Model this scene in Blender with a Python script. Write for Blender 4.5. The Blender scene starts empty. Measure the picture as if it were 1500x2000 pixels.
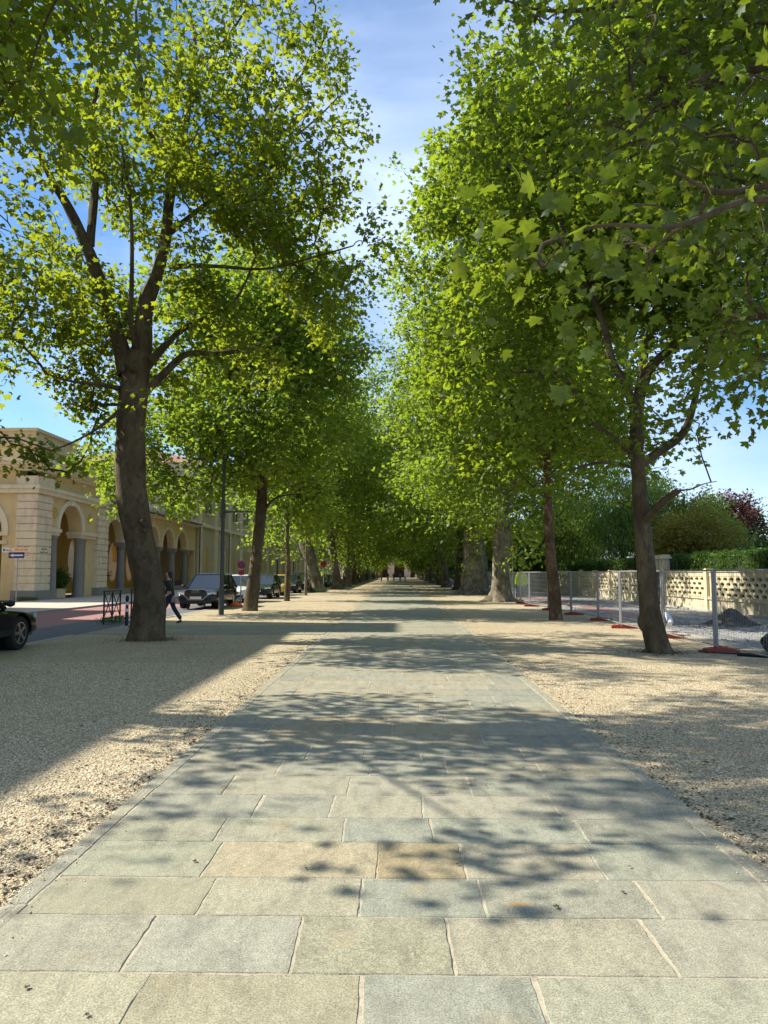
import bpy, math, random
import numpy as np
from mathutils import Vector, Matrix
R = math.radians
sc = bpy.context.scene
COL = sc.collection

# ------------------------------------------------------------------ camera
CAMZ, FPX, PITCH, YAW = 1.6, 1400.0, math.atan(120 / 1400), math.atan(25 / 1400)
cam_d = bpy.data.cameras.new('camera')
cam = bpy.data.objects.new('camera', cam_d)
COL.objects.link(cam)
cam_d.sensor_fit = 'VERTICAL'
cam_d.sensor_height = 36.0
cam_d.lens = 36.0 * FPX / 2000.0
cam_d.clip_start, cam_d.clip_end = 0.05, 6000
cam.location = (0, 0, CAMZ)
cam.rotation_euler = (math.pi / 2 + PITCH, 0, YAW)
sc.camera = cam
CAMR = cam.rotation_euler.to_matrix()


def ray(px, py):
    return CAMR @ Vector(((px - 750) / FPX, -(py - 1000) / FPX, -1.0))


def P(px, py, Y):
    d = ray(px, py)
    return Vector((0, 0, CAMZ)) + d * (Y / d.y)


def G(px, py):
    d = ray(px, py)
    return Vector((0, 0, CAMZ)) + d * (-CAMZ / d.z)


# ------------------------------------------------------------------ light
SUN_AZ, SUN_EL = 78.0, 40.0          # degrees left of the avenue's direction, height
wd = bpy.data.worlds.new("World")
sc.world = wd
wd.use_nodes = True
nt = wd.node_tree
nt.nodes.clear()
wo = nt.nodes.new('ShaderNodeOutputWorld')
bg = nt.nodes.new('ShaderNodeBackground')
sky = nt.nodes.new('ShaderNodeTexSky')
sky.sky_type = 'NISHITA'
sky.sun_disc = False
sky.sun_elevation = R(SUN_EL)
sky.sun_rotation = R(-SUN_AZ)
sky.altitude = 400
sky.air_density = 1.0
sky.dust_density = 0.4
sky.ozone_density = 2.2
tc = nt.nodes.new('ShaderNodeTexCoord')
mp = nt.nodes.new('ShaderNodeMapping')
mp.inputs['Scale'].default_value = (1.0, 0.55, 1.3)
mp.inputs['Rotation'].default_value = (0.2, 0.1, 0.5)
mp.inputs['Location'].default_value = (0.3, 0.15, 0.1)
n1 = nt.nodes.new('ShaderNodeTexNoise')
n1.inputs['Scale'].default_value = 2.1
n1.inputs['Detail'].default_value = 7
n1.inputs['Roughness'].default_value = 0.52
n1.inputs['Distortion'].default_value = 0.5
cr = nt.nodes.new('ShaderNodeValToRGB')
cr.color_ramp.elements[0].position = 0.39
cr.color_ramp.elements[0].color = (0, 0, 0, 1)
cr.color_ramp.elements[1].position = 0.64
cr.color_ramp.elements[1].color = (0.85, 0.85, 0.85, 1)
mx = nt.nodes.new('ShaderNodeMix')
mx.data_type = 'RGBA'
mx.inputs['B'].default_value = (8.0, 9.8, 13.2, 1)
sat = nt.nodes.new('ShaderNodeHueSaturation')
sat.inputs['Saturation'].default_value = 1.2
sat.inputs['Value'].default_value = 1.7
L = nt.links.new
L(tc.outputs['Generated'], mp.inputs['Vector'])
L(mp.outputs[0], n1.inputs['Vector'])
L(n1.outputs['Fac'], cr.inputs[0])
L(cr.outputs[0], mx.inputs['Factor'])
L(sky.outputs[0], sat.inputs['Color'])
L(sat.outputs[0], mx.inputs['A'])
L(mx.outputs['Result'], bg.inputs['Color'])
bg.inputs['Strength'].default_value = 0.058
L(bg.outputs[0], wo.inputs['Surface'])

sun_d = bpy.data.lights.new('sun', 'SUN')
sun_d.energy = 5.0
sun_d.angle = R(0.53)
sun_d.color = (1.0, 0.93, 0.80)
sun = bpy.data.objects.new('sun', sun_d)
COL.objects.link(sun)
sd = Vector((-math.sin(R(SUN_AZ)) * math.cos(R(SUN_EL)), math.cos(R(SUN_AZ)) * math.cos(R(SUN_EL)), math.sin(R(SUN_EL))))
sun.rotation_euler = sd.to_track_quat('Z', 'Y').to_euler()
sun.location = sd * 60
sc.view_settings.view_transform = 'Standard'
sc.view_settings.look = 'None'
sc.view_settings.exposure = 0.98
sc.view_settings.gamma = 1
try:
    sc.cycles.max_bounces = 8
    sc.cycles.diffuse_bounces = 3
    sc.cycles.transmission_bounces = 5
    sc.cycles.transparent_max_bounces = 6
    sc.cycles.use_denoising = True
    sc.cycles.sample_clamp_indirect = 6
except Exception:
    pass


# ------------------------------------------------------------------ helpers: naming
ORI = {}


def tag(o, label=None, cat=None, group=None, kind=None):
    if label: o['label'] = label
    if cat: o['category'] = cat
    if group: o['group'] = group
    if kind: o['kind'] = kind
    return o


def thing(name, label, cat, loc=(0, 0, 0), rz=0.0, group=None):
    o = bpy.data.objects.new(name, None)
    o.empty_display_size = 0.2
    COL.objects.link(o)
    o.location = loc
    o.rotation_euler = (0, 0, rz)
    ORI[o.name] = (Vector(loc), rz)
    return tag(o, label, cat, group)


def copy_tree(o, parent=None):
    c = o.copy()
    COL.objects.link(c)
    if parent is not None:
        c.parent = parent
    for ch in list(o.children):
        copy_tree(ch, c)
    return c


def link_mesh(name, me, parent=None):
    o = bpy.data.objects.new(name, me)
    COL.objects.link(o)
    if parent is not None:
        o.parent = parent
        ORI[o.name] = ORI.get(parent.name, (Vector((0, 0, 0)), 0))
    return o


class MB:
    """collects world-space geometry and links it as one mesh object"""
    def __init__(s):
        s.v = []; s.f = []; s.mi = []; s.cur = 0

    def add(s, vs, fs):
        b = len(s.v)
        s.v.extend([tuple(q) for q in vs])
        for f in fs:
            s.f.append(tuple(b + i for i in f)); s.mi.append(s.cur)

    def box(s, x0, x1, y0, y1, z0, z1):
        vs = [(x0, y0, z0), (x1, y0, z0), (x1, y1, z0), (x0, y1, z0), (x0, y0, z1), (x1, y0, z1), (x1, y1, z1), (x0, y1, z1)]
        s.add(vs, [(0, 3, 2, 1), (4, 5, 6, 7), (0, 1, 5, 4), (1, 2, 6, 5), (2, 3, 7, 6), (3, 0, 4, 7)])
        return s

    def obox(s, c, ux, uy, hx, hy, z0, z1):
        c = Vector(c); ux = Vector(ux).normalized(); uy = Vector(uy).normalized()
        vs = []
        for z in (z0, z1):
            for a, b in ((-1, -1), (1, -1), (1, 1), (-1, 1)):
                q = c + ux * hx * a + uy * hy * b
                vs.append((q.x, q.y, z))
        s.add(vs, [(0, 3, 2, 1), (4, 5, 6, 7), (0, 1, 5, 4), (1, 2, 6, 5), (2, 3, 7, 6), (3, 0, 4, 7)])
        return s

    def tube(s, pts, rads, n=8, cap=True):
        pts = [Vector(p) for p in pts]
        if not hasattr(rads, '__len__'): rads = [rads] * len(pts)
        vs = []; fs = []
        prev = None
        for i, p in enumerate(pts):
            if i == 0: d = pts[1] - p
            elif i == len(pts) - 1: d = p - pts[-2]
            else: d = (pts[i + 1] - p).normalized() + (p - pts[i - 1]).normalized()
            if d.length < 1e-9: d = Vector((0, 0, 1))
            d.normalize()
            if prev is None:
                a = Vector((1, 0, 0)) if abs(d.x) < 0.9 else Vector((0, 1, 0))
                u = (a - d * a.dot(d)).normalized()
            else:
                u = prev - d * prev.dot(d)
                u = u.normalized() if u.length > 1e-6 else Vector((1, 0, 0))
            prev = u
            w = d.cross(u)
            for k in range(n):
                t = 2 * math.pi * k / n
                vs.append(p + (u * math.cos(t) + w * math.sin(t)) * rads[i])
        for i in range(len(pts) - 1):
            for k in range(n):
                a = i * n + k; b = i * n + (k + 1) % n
                fs.append((a, b, b + n, a + n))
        if cap:
            fs.append(tuple(range(n - 1, -1, -1)))
            fs.append(tuple(len(vs) - n + k for k in range(n)))
        s.add(vs, fs)
        return s

    def lathe(s, c, prof, n=16, axis='z', ax=None):
        """prof: list of (radius, height)"""
        c = Vector(c)
        if ax is None:
            ax = {'z': Vector((0, 0, 1)), 'x': Vector((1, 0, 0)), 'y': Vector((0, 1, 0))}[axis]
        a = Vector((1, 0, 0)) if abs(ax.x) < 0.9 else Vector((0, 1, 0))
        u = (a - ax * a.dot(ax)).normalized(); w = ax.cross(u)
        vs = []; fs = []
        for r, h in prof:
            for k in range(n):
                t = 2 * math.pi * k / n
                vs.append(c + ax * h + (u * math.cos(t) + w * math.sin(t)) * r)
        m = len(prof)
        for i in range(m - 1):
            for k in range(n):
                a_ = i * n + k; b_ = i * n + (k + 1) % n
                fs.append((a_, b_, b_ + n, a_ + n))
        if prof[0][0] > 1e-6: fs.append(tuple(range(n - 1, -1, -1)))
        if prof[-1][0] > 1e-6: fs.append(tuple((m - 1) * n + k for k in range(n)))
        s.add(vs, fs)
        return s

    def build(s, name, mat, parent=None, smooth=False):
        me = bpy.data.meshes.new(name)
        o0, rz = (Vector((0, 0, 0)), 0)
        if parent is not None: o0, rz = ORI.get(parent.name, (o0, 0))
        v = np.array(s.v, dtype=np.float64).reshape(-1, 3) - np.array(o0)
        if rz:
            c_, s_ = math.cos(-rz), math.sin(-rz)
            v = np.stack([v[:, 0] * c_ - v[:, 1] * s_, v[:, 0] * s_ + v[:, 1] * c_, v[:, 2]], 1)
        me.from_pydata([tuple(q) for q in v.tolist()], [], s.f)
        mats = mat if isinstance(mat, (list, tuple)) else [mat]
        for m in mats: me.materials.append(m)
        if len(mats) > 1: me.polygons.foreach_set('material_index', s.mi)
        if smooth:
            me.polygons.foreach_set('use_smooth', [True] * len(me.polygons))
            try: me.set_sharp_from_angle(angle=R(40))
            except Exception: pass
        me.validate()
        me.update()
        return link_mesh(name, me, parent)


def np_mesh(name, V, F, mat, parent=None, attrs=None, smooth=False, org=True):
    """V (n,3), F (m,k) constant-size faces, attrs: {name: (n,) floats or (n,4)}"""
    me = bpy.data.meshes.new(name)
    V = np.asarray(V, dtype=np.float32)
    if parent is not None and org:
        V = V - np.array(ORI.get(parent.name, (Vector((0, 0, 0)), 0))[0], dtype=np.float32)
    F = np.asarray(F, dtype=np.int32)
    n, (m, k) = len(V), F.shape
    me.vertices.add(n)
    me.vertices.foreach_set('co', np.ascontiguousarray(V, dtype=np.float32).ravel())
    me.loops.add(m * k)
    me.loops.foreach_set('vertex_index', F.ravel())
    me.polygons.add(m)
    me.polygons.foreach_set('loop_start', np.arange(0, m * k, k, dtype=np.int32))
    try: me.polygons.foreach_set('loop_total', np.full(m, k, dtype=np.int32))
    except Exception: pass
    if smooth: me.polygons.foreach_set('use_smooth', np.ones(m, dtype=bool))
    me.materials.append(mat)
    for an, av in (attrs or {}).items():
        av = np.asarray(av, dtype=np.float32)
        if av.ndim == 1:
            at = me.attributes.new(an, 'FLOAT', 'POINT'); at.data.foreach_set('value', av)
        else:
            at = me.attributes.new(an, 'FLOAT_COLOR', 'POINT'); at.data.foreach_set('color', av.ravel())
    me.update(calc_edges=True)
    return link_mesh(name, me, parent)


# ------------------------------------------------------------------ materials
def new_mat(name):
    m = bpy.data.materials.new(name); m.use_nodes = True
    t = m.node_tree; t.nodes.clear()
    out = t.nodes.new('ShaderNodeOutputMaterial')
    return m, t, out


def nz(t, scale, detail=4, rough=0.55, vec=None, dist=0.0):
    n = t.nodes.new('ShaderNodeTexNoise')
    n.inputs['Scale'].default_value = scale; n.inputs['Detail'].default_value = detail
    n.inputs['Roughness'].default_value = rough; n.inputs['Distortion'].default_value = dist
    if vec is not None: t.links.new(vec, n.inputs['Vector'])
    return n.outputs['Fac']


def ramp(t, fac, stops):
    r = t.nodes.new('ShaderNodeValToRGB')
    e = r.color_ramp.elements
    while len(e) < len(stops): e.new(0.5)
    for i, (p, c) in enumerate(stops):
        e[i].position = p
        e[i].color = (c[0], c[1], c[2], 1) if hasattr(c, '__len__') else (c, c, c, 1)
    t.links.new(fac, r.inputs[0])
    return r.outputs[0]


def mixc(t, fac, a, b, mode='MIX'):
    m = t.nodes.new('ShaderNodeMix'); m.data_type = 'RGBA'; m.blend_type = mode
    for s, v in ((m.inputs['Factor'], fac), (m.inputs['A'], a), (m.inputs['B'], b)):
        if isinstance(v, bpy.types.NodeSocket): t.links.new(v, s)
        elif hasattr(v, '__len__'): s.default_value = (v[0], v[1], v[2], 1)
        else: s.default_value = v
    return m.outputs['Result']


def objc(t, scale=(1, 1, 1), rot=(0, 0, 0), kind='Object'):
    c = t.nodes.new('ShaderNodeTexCoord'); m = t.nodes.new('ShaderNodeMapping')
    m.inputs['Scale'].default_value = scale; m.inputs['Rotation'].default_value = rot
    t.links.new(c.outputs[kind], m.inputs['Vector'])
    return m.outputs[0]


def finish(t, out, col, rough=0.8, bump=None, bstr=0.3, bdist=0.02, metal=0.0, spec=0.4):
    p = t.nodes.new('ShaderNodeBsdfPrincipled')
    if isinstance(col, bpy.types.NodeSocket): t.links.new(col, p.inputs['Base Color'])
    else: p.inputs['Base Color'].default_value = (col[0], col[1], col[2], 1)
    if isinstance(rough, bpy.types.NodeSocket): t.links.new(rough, p.inputs['Roughness'])
    else: p.inputs['Roughness'].default_value = rough
    p.inputs['Metallic'].default_value = metal
    p.inputs['Specular IOR Level'].default_value = spec
    if bump is not None:
        b = t.nodes.new('ShaderNodeBump')
        b.inputs['Strength'].default_value = bstr; b.inputs['Distance'].default_value = bdist
        t.links.new(bump, b.inputs['Height']); t.links.new(b.outputs[0], p.inputs['Normal'])
    t.links.new(p.outputs[0], out.inputs['Surface'])
    return p


def simple(name, col, rough=0.6, metal=0.0, var=0.12, scale=6, spec=0.4, bump=0.0):
    m, t, out = new_mat(name)
    v = objc(t)
    n = nz(t, scale, 5, 0.6, v)
    c = mixc(t, n, [x * (1 - var) for x in col], [min(1, x * (1 + var)) for x in col])
    finish(t, out, c, rough, nz(t, scale * 8, 3, 0.6, v) if bump else None, bump, 0.01, metal, spec)
    return m


def leaf_mat(name, dark, light, trans, tw=0.5, veins=False):
    m, t, out = new_mat(name)
    a = t.nodes.new('ShaderNodeAttribute'); a.attribute_name = 'rnd'
    c = mixc(t, a.outputs['Fac'], dark, light)
    ct = mixc(t, a.outputs['Fac'], [x * 0.8 for x in trans], trans)
    if veins:
        vv = objc(t)
        vn = ramp(t, nz(t, 42, 5, 0.7, vv, 0.4), [(0.3, 0.62), (0.5, 1.0), (0.75, 1.25)])
        c = mixc(t, 0.8, c, vn, 'MULTIPLY'); ct = mixc(t, 0.8, ct, vn, 'MULTIPLY')
    d = t.nodes.new('ShaderNodeBsdfDiffuse'); t.links.new(c, d.inputs['Color'])
    tr = t.nodes.new('ShaderNodeBsdfTranslucent'); t.links.new(ct, tr.inputs['Color'])
    ms = t.nodes.new('ShaderNodeMixShader'); ms.inputs[0].default_value = tw
    t.links.new(d.outputs[0], ms.inputs[1]); t.links.new(tr.outputs[0], ms.inputs[2])
    g = t.nodes.new('ShaderNodeBsdfGlossy'); g.inputs['Roughness'].default_value = 0.5
    g.inputs['Color'].default_value = (0.9, 0.95, 0.9, 1)
    m2 = t.nodes.new('ShaderNodeMixShader'); m2.inputs[0].default_value = 0.022
    t.links.new(ms.outputs[0], m2.inputs[1]); t.links.new(g.outputs[0], m2.inputs[2])
    t.links.new(m2.outputs[0], out.inputs['Surface'])
    return m


def bark_mat(name, base, dark, pale, amount):
    m, t, out = new_mat(name)
    v = objc(t, (1, 1, 0.6))
    n = nz(t, 9.0, 9, 0.72, v, 0.1)
    big = nz(t, 1.6, 3, 0.5, v, 0.1)
    c = ramp(t, n, [(0.30, dark), (0.47, base), (0.68, [x * 1.25 for x in base])])
    pm = ramp(t, nz(t, 4.2, 8, 0.66, v, 0.2), [(0.56 - amount * 0.25, 0.0), (0.60 - amount * 0.25, 1.0)])
    c = mixc(t, pm, c, pale)
    # flaking plates with crisp edges
    nn = t.nodes.new('ShaderNodeTexNoise'); nn.inputs['Scale'].default_value = 7; nn.inputs['Detail'].default_value = 5
    t.links.new(v, nn.inputs['Vector'])
    va = t.nodes.new('ShaderNodeVectorMath'); va.operation = 'MULTIPLY_ADD'; va.inputs[1].default_value = (0.22, 0.22, 0.22)
    t.links.new(nn.outputs['Color'], va.inputs[0]); t.links.new(v, va.inputs[2])
    vo = t.nodes.new('ShaderNodeTexVoronoi'); vo.inputs['Scale'].default_value = 8.5
    t.links.new(va.outputs[0], vo.inputs['Vector'])
    sp = t.nodes.new('ShaderNodeSeparateColor'); t.links.new(vo.outputs['Color'], sp.inputs[0])
    pl = ramp(t, sp.outputs[0], [(0.0, [x * 0.55 for x in base]), (0.22, [x * 0.8 for x in base]), (0.45, base), (0.62, [x * 1.15 for x in base]), (0.80, [base[0] * .95, base[1] * 1.15, base[2] * 1.0]), (0.90, pale)])
    pl.node.color_ramp.interpolation = 'CONSTANT'
    c = mixc(t, 0.55, c, pl)
    c = mixc(t, ramp(t, big, [(0.35, 0.55), (0.7, 0.0)]), c, [x * 0.7 for x in dark])
    fine = nz(t, 34, 7, 0.75, objc(t, (1, 1, 0.22)))
    c = mixc(t, 0.6, c, ramp(t, fine, [(0.3, 0.35), (0.7, 0.9)]), 'MULTIPLY')
    hb = mixc(t, 0.5, n, fine)
    finish(t, out, c, 0.9, hb, 0.9, 0.05, 0, 0.2)
    return m


M = {}
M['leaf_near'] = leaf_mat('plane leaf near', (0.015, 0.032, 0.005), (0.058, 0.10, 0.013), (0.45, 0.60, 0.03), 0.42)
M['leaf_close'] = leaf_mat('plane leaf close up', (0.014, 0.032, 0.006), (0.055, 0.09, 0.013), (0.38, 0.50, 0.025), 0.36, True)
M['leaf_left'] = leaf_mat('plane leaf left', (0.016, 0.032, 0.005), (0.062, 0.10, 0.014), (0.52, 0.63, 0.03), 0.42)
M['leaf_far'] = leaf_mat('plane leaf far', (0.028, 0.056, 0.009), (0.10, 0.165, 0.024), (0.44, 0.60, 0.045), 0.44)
M['leaf_garden'] = leaf_mat('garden leaf', (0.034, 0.07, 0.014), (0.09, 0.15, 0.03), (0.16, 0.28, 0.04), 0.35)
M['leaf_lime'] = leaf_mat('pale garden leaf', (0.09, 0.15, 0.03), (0.17, 0.24, 0.05), (0.30, 0.42, 0.06), 0.4)
M['leaf_gold'] = leaf_mat('golden shrub leaf', (0.12, 0.11, 0.025), (0.28, 0.24, 0.045), (0.42, 0.38, 0.05), 0.38)
M['leaf_willow'] = leaf_mat('willow leaf', (0.06, 0.12, 0.02), (0.15, 0.24, 0.04), (0.32, 0.50, 0.06), 0.42)
M['leaf_red'] = leaf_mat('copper leaf', (0.05, 0.026, 0.022), (0.10, 0.05, 0.042), (0.16, 0.06, 0.05), 0.35)
M['leaf_hedge'] = leaf_mat('hedge leaf', (0.028, 0.07, 0.012), (0.07, 0.14, 0.022), (0.16, 0.28, 0.03), 0.3)
M['bark_brown'] = bark_mat('brown bark', (0.18, 0.135, 0.082), (0.05, 0.035, 0.02), (0.22, 0.18, 0.115), 0.14)
M['bark_pale'] = bark_mat('flaking pale bark', (0.24, 0.20, 0.13), (0.10, 0.065, 0.04), (0.46, 0.43, 0.33), 0.35)
M['bark_red'] = bark_mat('reddish bark', (0.19, 0.12, 0.075), (0.06, 0.04, 0.026), (0.34, 0.25, 0.18), 0.06)


def gravel_mat():
    m, t, out = new_mat('pale gravel')
    v = objc(t)
    vo = t.nodes.new('ShaderNodeTexVoronoi'); vo.inputs['Scale'].default_value = 62
    t.links.new(v, vo.inputs['Vector'])
    sep = t.nodes.new('ShaderNodeSeparateColor'); t.links.new(vo.outputs['Color'], sep.inputs[0])
    c = ramp(t, sep.outputs[0], [(0.0, (0.27, 0.21, 0.125)), (0.35, (0.47, 0.39, 0.245)), (0.7, (0.63, 0.54, 0.355)), (1.0, (0.80, 0.72, 0.52))])
    edge = ramp(t, vo.outputs['Distance'], [(0.35, 1.0), (0.75, 0.42)])
    c = mixc(t, 0.8, c, edge, 'MULTIPLY')
    big = nz(t, 0.9, 8, 0.7, v)
    c = mixc(t, ramp(t, big, [(0.40, 0.0), (0.72, 0.5)]), c, (0.34, 0.24, 0.14))
    sp = nz(t, 14, 4, 0.7, v)
    c = mixc(t, ramp(t, sp, [(0.60, 0.0), (0.72, 0.6)]), c, (0.16, 0.11, 0.06))
    inv = t.nodes.new('ShaderNodeMath'); inv.operation = 'SUBTRACT'; inv.inputs[0].default_value = 1
    t.links.new(vo.outputs['Distance'], inv.inputs[1])
    finish(t, out, c, 0.9, inv.outputs[0], 0.9, 0.012, 0, 0.25)
    return m


def slab_mat():
    m, t, out = new_mat('split stone slabs')
    a = t.nodes.new('ShaderNodeAttribute'); a.attribute_name = 'tint'
    v = objc(t)
    c = mixc(t, 1.0, a.outputs['Color'], (0.80, 0.78, 0.735), 'MULTIPLY')
    # a lean pattern of splits running diagonally plus speckle
    st = nz(t, 9, 6, 0.65, objc(t, (1.0, 0.35, 1), (0, 0, 0.8)), 0.6)
    c = mixc(t, 0.75, c, ramp(t, st, [(0.25, 0.55), (0.5, 1.0), (0.75, 1.22)]), 'MULTIPLY')
    spk = nz(t, 130, 3, 0.7, v)
    c = mixc(t, 0.85, c, ramp(t, spk, [(0.30, 0.34), (0.5, 1.0), (0.70, 1.65)]), 'MULTIPLY')
    md = nz(t, 36, 4, 0.7, v)
    c = mixc(t, 0.5, c, ramp(t, md, [(0.3, 0.6), (0.7, 1.3)]), 'MULTIPLY')
    och = nz(t, 2.1, 4, 0.6, v, 0.4)
    c = mixc(t, ramp(t, och, [(0.60, 0.0), (0.80, 0.5)]), c, (0.40, 0.28, 0.14))
    gr = nz(t, 0.7, 3, 0.6, v)
    c = mixc(t, ramp(t, gr, [(0.4, 0.0), (0.7, 0.25)]), c, (0.30, 0.29, 0.22))
    # the one ochre rust patch in front
    tcn = t.nodes.new('ShaderNodeTexCoord'); mpn = t.nodes.new('ShaderNodeMapping')
    q = G(1020, 1773)
    mpn.inputs['Location'].default_value = (-q.x * 5.6, -q.y * 13, 0)
    mpn.inputs['Scale'].default_value = (5.6, 13, 1)
    t.links.new(tcn.outputs['Object'], mpn.inputs['Vector'])
    ln = t.nodes.new('ShaderNodeVectorMath'); ln.operation = 'LENGTH'; t.links.new(mpn.outputs[0], ln.inputs[0])
    ad = t.nodes.new('ShaderNodeMath'); ad.operation = 'ADD'
    t.links.new(ln.outputs['Value'], ad.inputs[0]); t.links.new(nz(t, 8, 4, 0.6, v), ad.inputs[1])
    c = mixc(t, ramp(t, ad.outputs[0], [(0.62, 0.72), (1.75, 0.0)]), c, (0.42, 0.25, 0.09))
    bmp = mixc(t, 0.45, mixc(t, 0.4, md, spk), st)
    finish(t, out, c, 0.78, bmp, 0.75, 0.008, 0, 0.3)
    return m


def plaster(name, col, stain=(0.2, 0.16, 0.1), amt=0.4, scale=1.0, rough=0.9):
    m, t, out = new_mat(name)
    v = objc(t)
    n = nz(t, 1.3 * scale, 7, 0.62, v)
    c = mixc(t, n, [x * 0.86 for x in col], [min(1, x * 1.12) for x in col])
    s = nz(t, 2.2 * scale, 8, 0.7, objc(t, (1, 1, 0.35)), 0.3)
    c = mixc(t, ramp(t, s, [(0.5, 0.0), (0.78, amt)]), c, stain)
    finish(t, out, c, rough, nz(t, 18, 5, 0.6, v), 0.3, 0.02, 0, 0.2)
    return m


M['gravel'] = gravel_mat()
M['slab'] = slab_mat()
M['grout'] = plaster('mortar', (0.40, 0.35, 0.26), (0.06, 0.05, 0.035), 0.9, 9)
M['ochre'] = plaster('ochre plaster', (0.71, 0.54, 0.29), (0.34, 0.26, 0.15), 0.4)
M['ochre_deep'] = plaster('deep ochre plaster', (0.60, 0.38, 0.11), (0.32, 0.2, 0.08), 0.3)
M['cream'] = plaster('cream stone', (0.80, 0.66, 0.47), (0.25, 0.21, 0.15), 0.6)
M['cream_pale'] = plaster('pale cream stone', (0.80, 0.69, 0.50), (0.3, 0.26, 0.2), 0.5)
M['greige'] = plaster('grey beige plaster', (0.54, 0.45, 0.30), (0.24, 0.2, 0.14), 0.4)
M['granite'] = simple('grey granite', (0.25, 0.24, 0.22), 0.7, 0, 0.2, 30, bump=0.15)
M['wall_conc'] = plaster('weathered concrete', (0.52, 0.46, 0.33), (0.12, 0.11, 0.08), 0.85, 1.4)
M['wall_lat'] = plaster('cast lattice concrete', (0.60, 0.53, 0.35), (0.16, 0.145, 0.10), 0.7, 1.2)  # stain and darker base partly stand in for shade on the wall
M['rooftile'] = simple('old roof tiles', (0.11, 0.075, 0.055), 0.9, 0, 0.3, 5, bump=0.4)
M['terracotta'] = simple('terracotta roof', (0.27, 0.15, 0.10), 0.9, 0, 0.25, 5, bump=0.4)
M['asphalt'] = simple('asphalt', (0.115, 0.115, 0.12), 0.9, 0, 0.25, 3, bump=0.3)
M['asphalt_old'] = plaster('broken road base', (0.27, 0.265, 0.25), (0.10, 0.10, 0.10), 0.7, 0.8)
M['red_pave'] = plaster('red road paint', (0.30, 0.16, 0.145), (0.26, 0.16, 0.14), 0.4, 0.9)
M['sidewalk'] = plaster('pale pavement', (0.48, 0.41, 0.33), (0.3, 0.26, 0.2), 0.4, 1.0)
M['kerb'] = simple('kerb stone', (0.36, 0.35, 0.32), 0.85, 0, 0.15, 8, bump=0.2)
M['earth'] = plaster('park earth', (0.20, 0.17, 0.11), (0.10, 0.13, 0.05), 0.6, 0.5)
M['steel'] = simple('galvanised steel', (0.30, 0.31, 0.32), 0.5, 0.6, 0.1, 10)
M['darkmetal'] = simple('dark grey painted steel', (0.06, 0.065, 0.065), 0.5, 0.2, 0.1, 10)
M['black'] = simple('black paint', (0.015, 0.015, 0.017), 0.45, 0, 0.1, 10)
M['rubber'] = simple('tyre rubber', (0.018, 0.018, 0.018), 0.8, 0, 0.2, 20)
M['pipe'] = simple('black corrugated plastic', (0.012, 0.012, 0.013), 0.4, 0, 0.1, 10)
M['redplastic'] = simple('red recycled plastic', (0.30, 0.04, 0.025), 0.7, 0, 0.2, 12, bump=0.1)
M['orange'] = simple('orange plastic', (0.85, 0.14, 0.03), 0.5, 0, 0.08, 5)
M['white'] = simple('white paint', (0.75, 0.75, 0.73), 0.5, 0, 0.05, 5)
M['plastic_white'] = simple('white sheet plastic', (0.70, 0.72, 0.75), 0.4, 0, 0.08, 5)
M['blue'] = simple('blue sign', (0.015, 0.035, 0.20), 0.5, 0, 0.05, 5)
M['red'] = simple('red sign', (0.32, 0.02, 0.03), 0.5, 0, 0.05, 5)
M['orangeink'] = simple('orange ink', (0.62, 0.22, 0.08), 0.6)
M['darkink'] = simple('dark ink', (0.10, 0.08, 0.07), 0.8)
M['hivis'] = simple('yellow green fabric', (0.50, 0.66, 0.02), 0.8, 0, 0.15, 8)
M['dirt'] = simple('dark spoil', (0.085, 0.080, 0.070), 0.95, 0, 0.4, 9, bump=0.6)
M['glass'] = simple('car glass', (0.015, 0.022, 0.026), 0.05, 0, 0.02, 2, spec=0.9)
M['chrome'] = simple('chrome', (0.6, 0.6, 0.62), 0.18, 1.0, 0.03, 4)
M['lamp'] = simple('headlamp lens', (0.55, 0.57, 0.6), 0.12, 0.3, 0.05, 4)
M['taillamp'] = simple('tail lamp', (0.30, 0.01, 0.01), 0.2, 0, 0.05, 4)
M['winglass'] = simple('window glass', (0.05, 0.055, 0.06), 0.15, 0, 0.1, 3, spec=0.7)
M['shutter'] = simple('grey shutter', (0.16, 0.16, 0.14), 0.7)
M['doorwood'] = simple('dark wooden door', (0.10, 0.055, 0.03), 0.7, 0, 0.25, 8)
M['skin'] = simple('skin', (0.50, 0.30, 0.22), 0.6, 0, 0.05, 5)
M['hair'] = simple('dark hair', (0.015, 0.011, 0.009), 0.5)
M['jeans'] = simple('blue denim', (0.015, 0.026, 0.055), 0.85, 0, 0.2, 20)
M['vest'] = simple('dark quilted cloth', (0.035, 0.032, 0.034), 0.8)
M['beigecloth'] = simple('beige cloth', (0.38, 0.30, 0.22), 0.85)
M['redcloth'] = simple('crimson cloth', (0.30, 0.02, 0.04), 0.8)
M['bluecloth'] = simple('pale blue cloth', (0.25, 0.32, 0.42), 0.8)
M['dryleaf'] = simple('dry leaf', (0.07, 0.045, 0.025), 0.9, 0, 0.4, 20)
M['greenleaf'] = simple('fresh fallen leaf', (0.05, 0.07, 0.02), 0.8, 0, 0.3, 20)
M['feather'] = simple('dark feathers', (0.04, 0.042, 0.05), 0.7)


def paint(name, col):
    m, t, out = new_mat(name)
    p = finish(t, out, mixc(t, nz(t, 3, 3, 0.5, objc(t)), [x * 0.93 for x in col], col), 0.22, None, 0, 0, 0.0, 0.35)
    p.inputs['Coat Weight'].default_value = 0.15
    p.inputs['Coat Roughness'].default_value = 0.05
    return m


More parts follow.
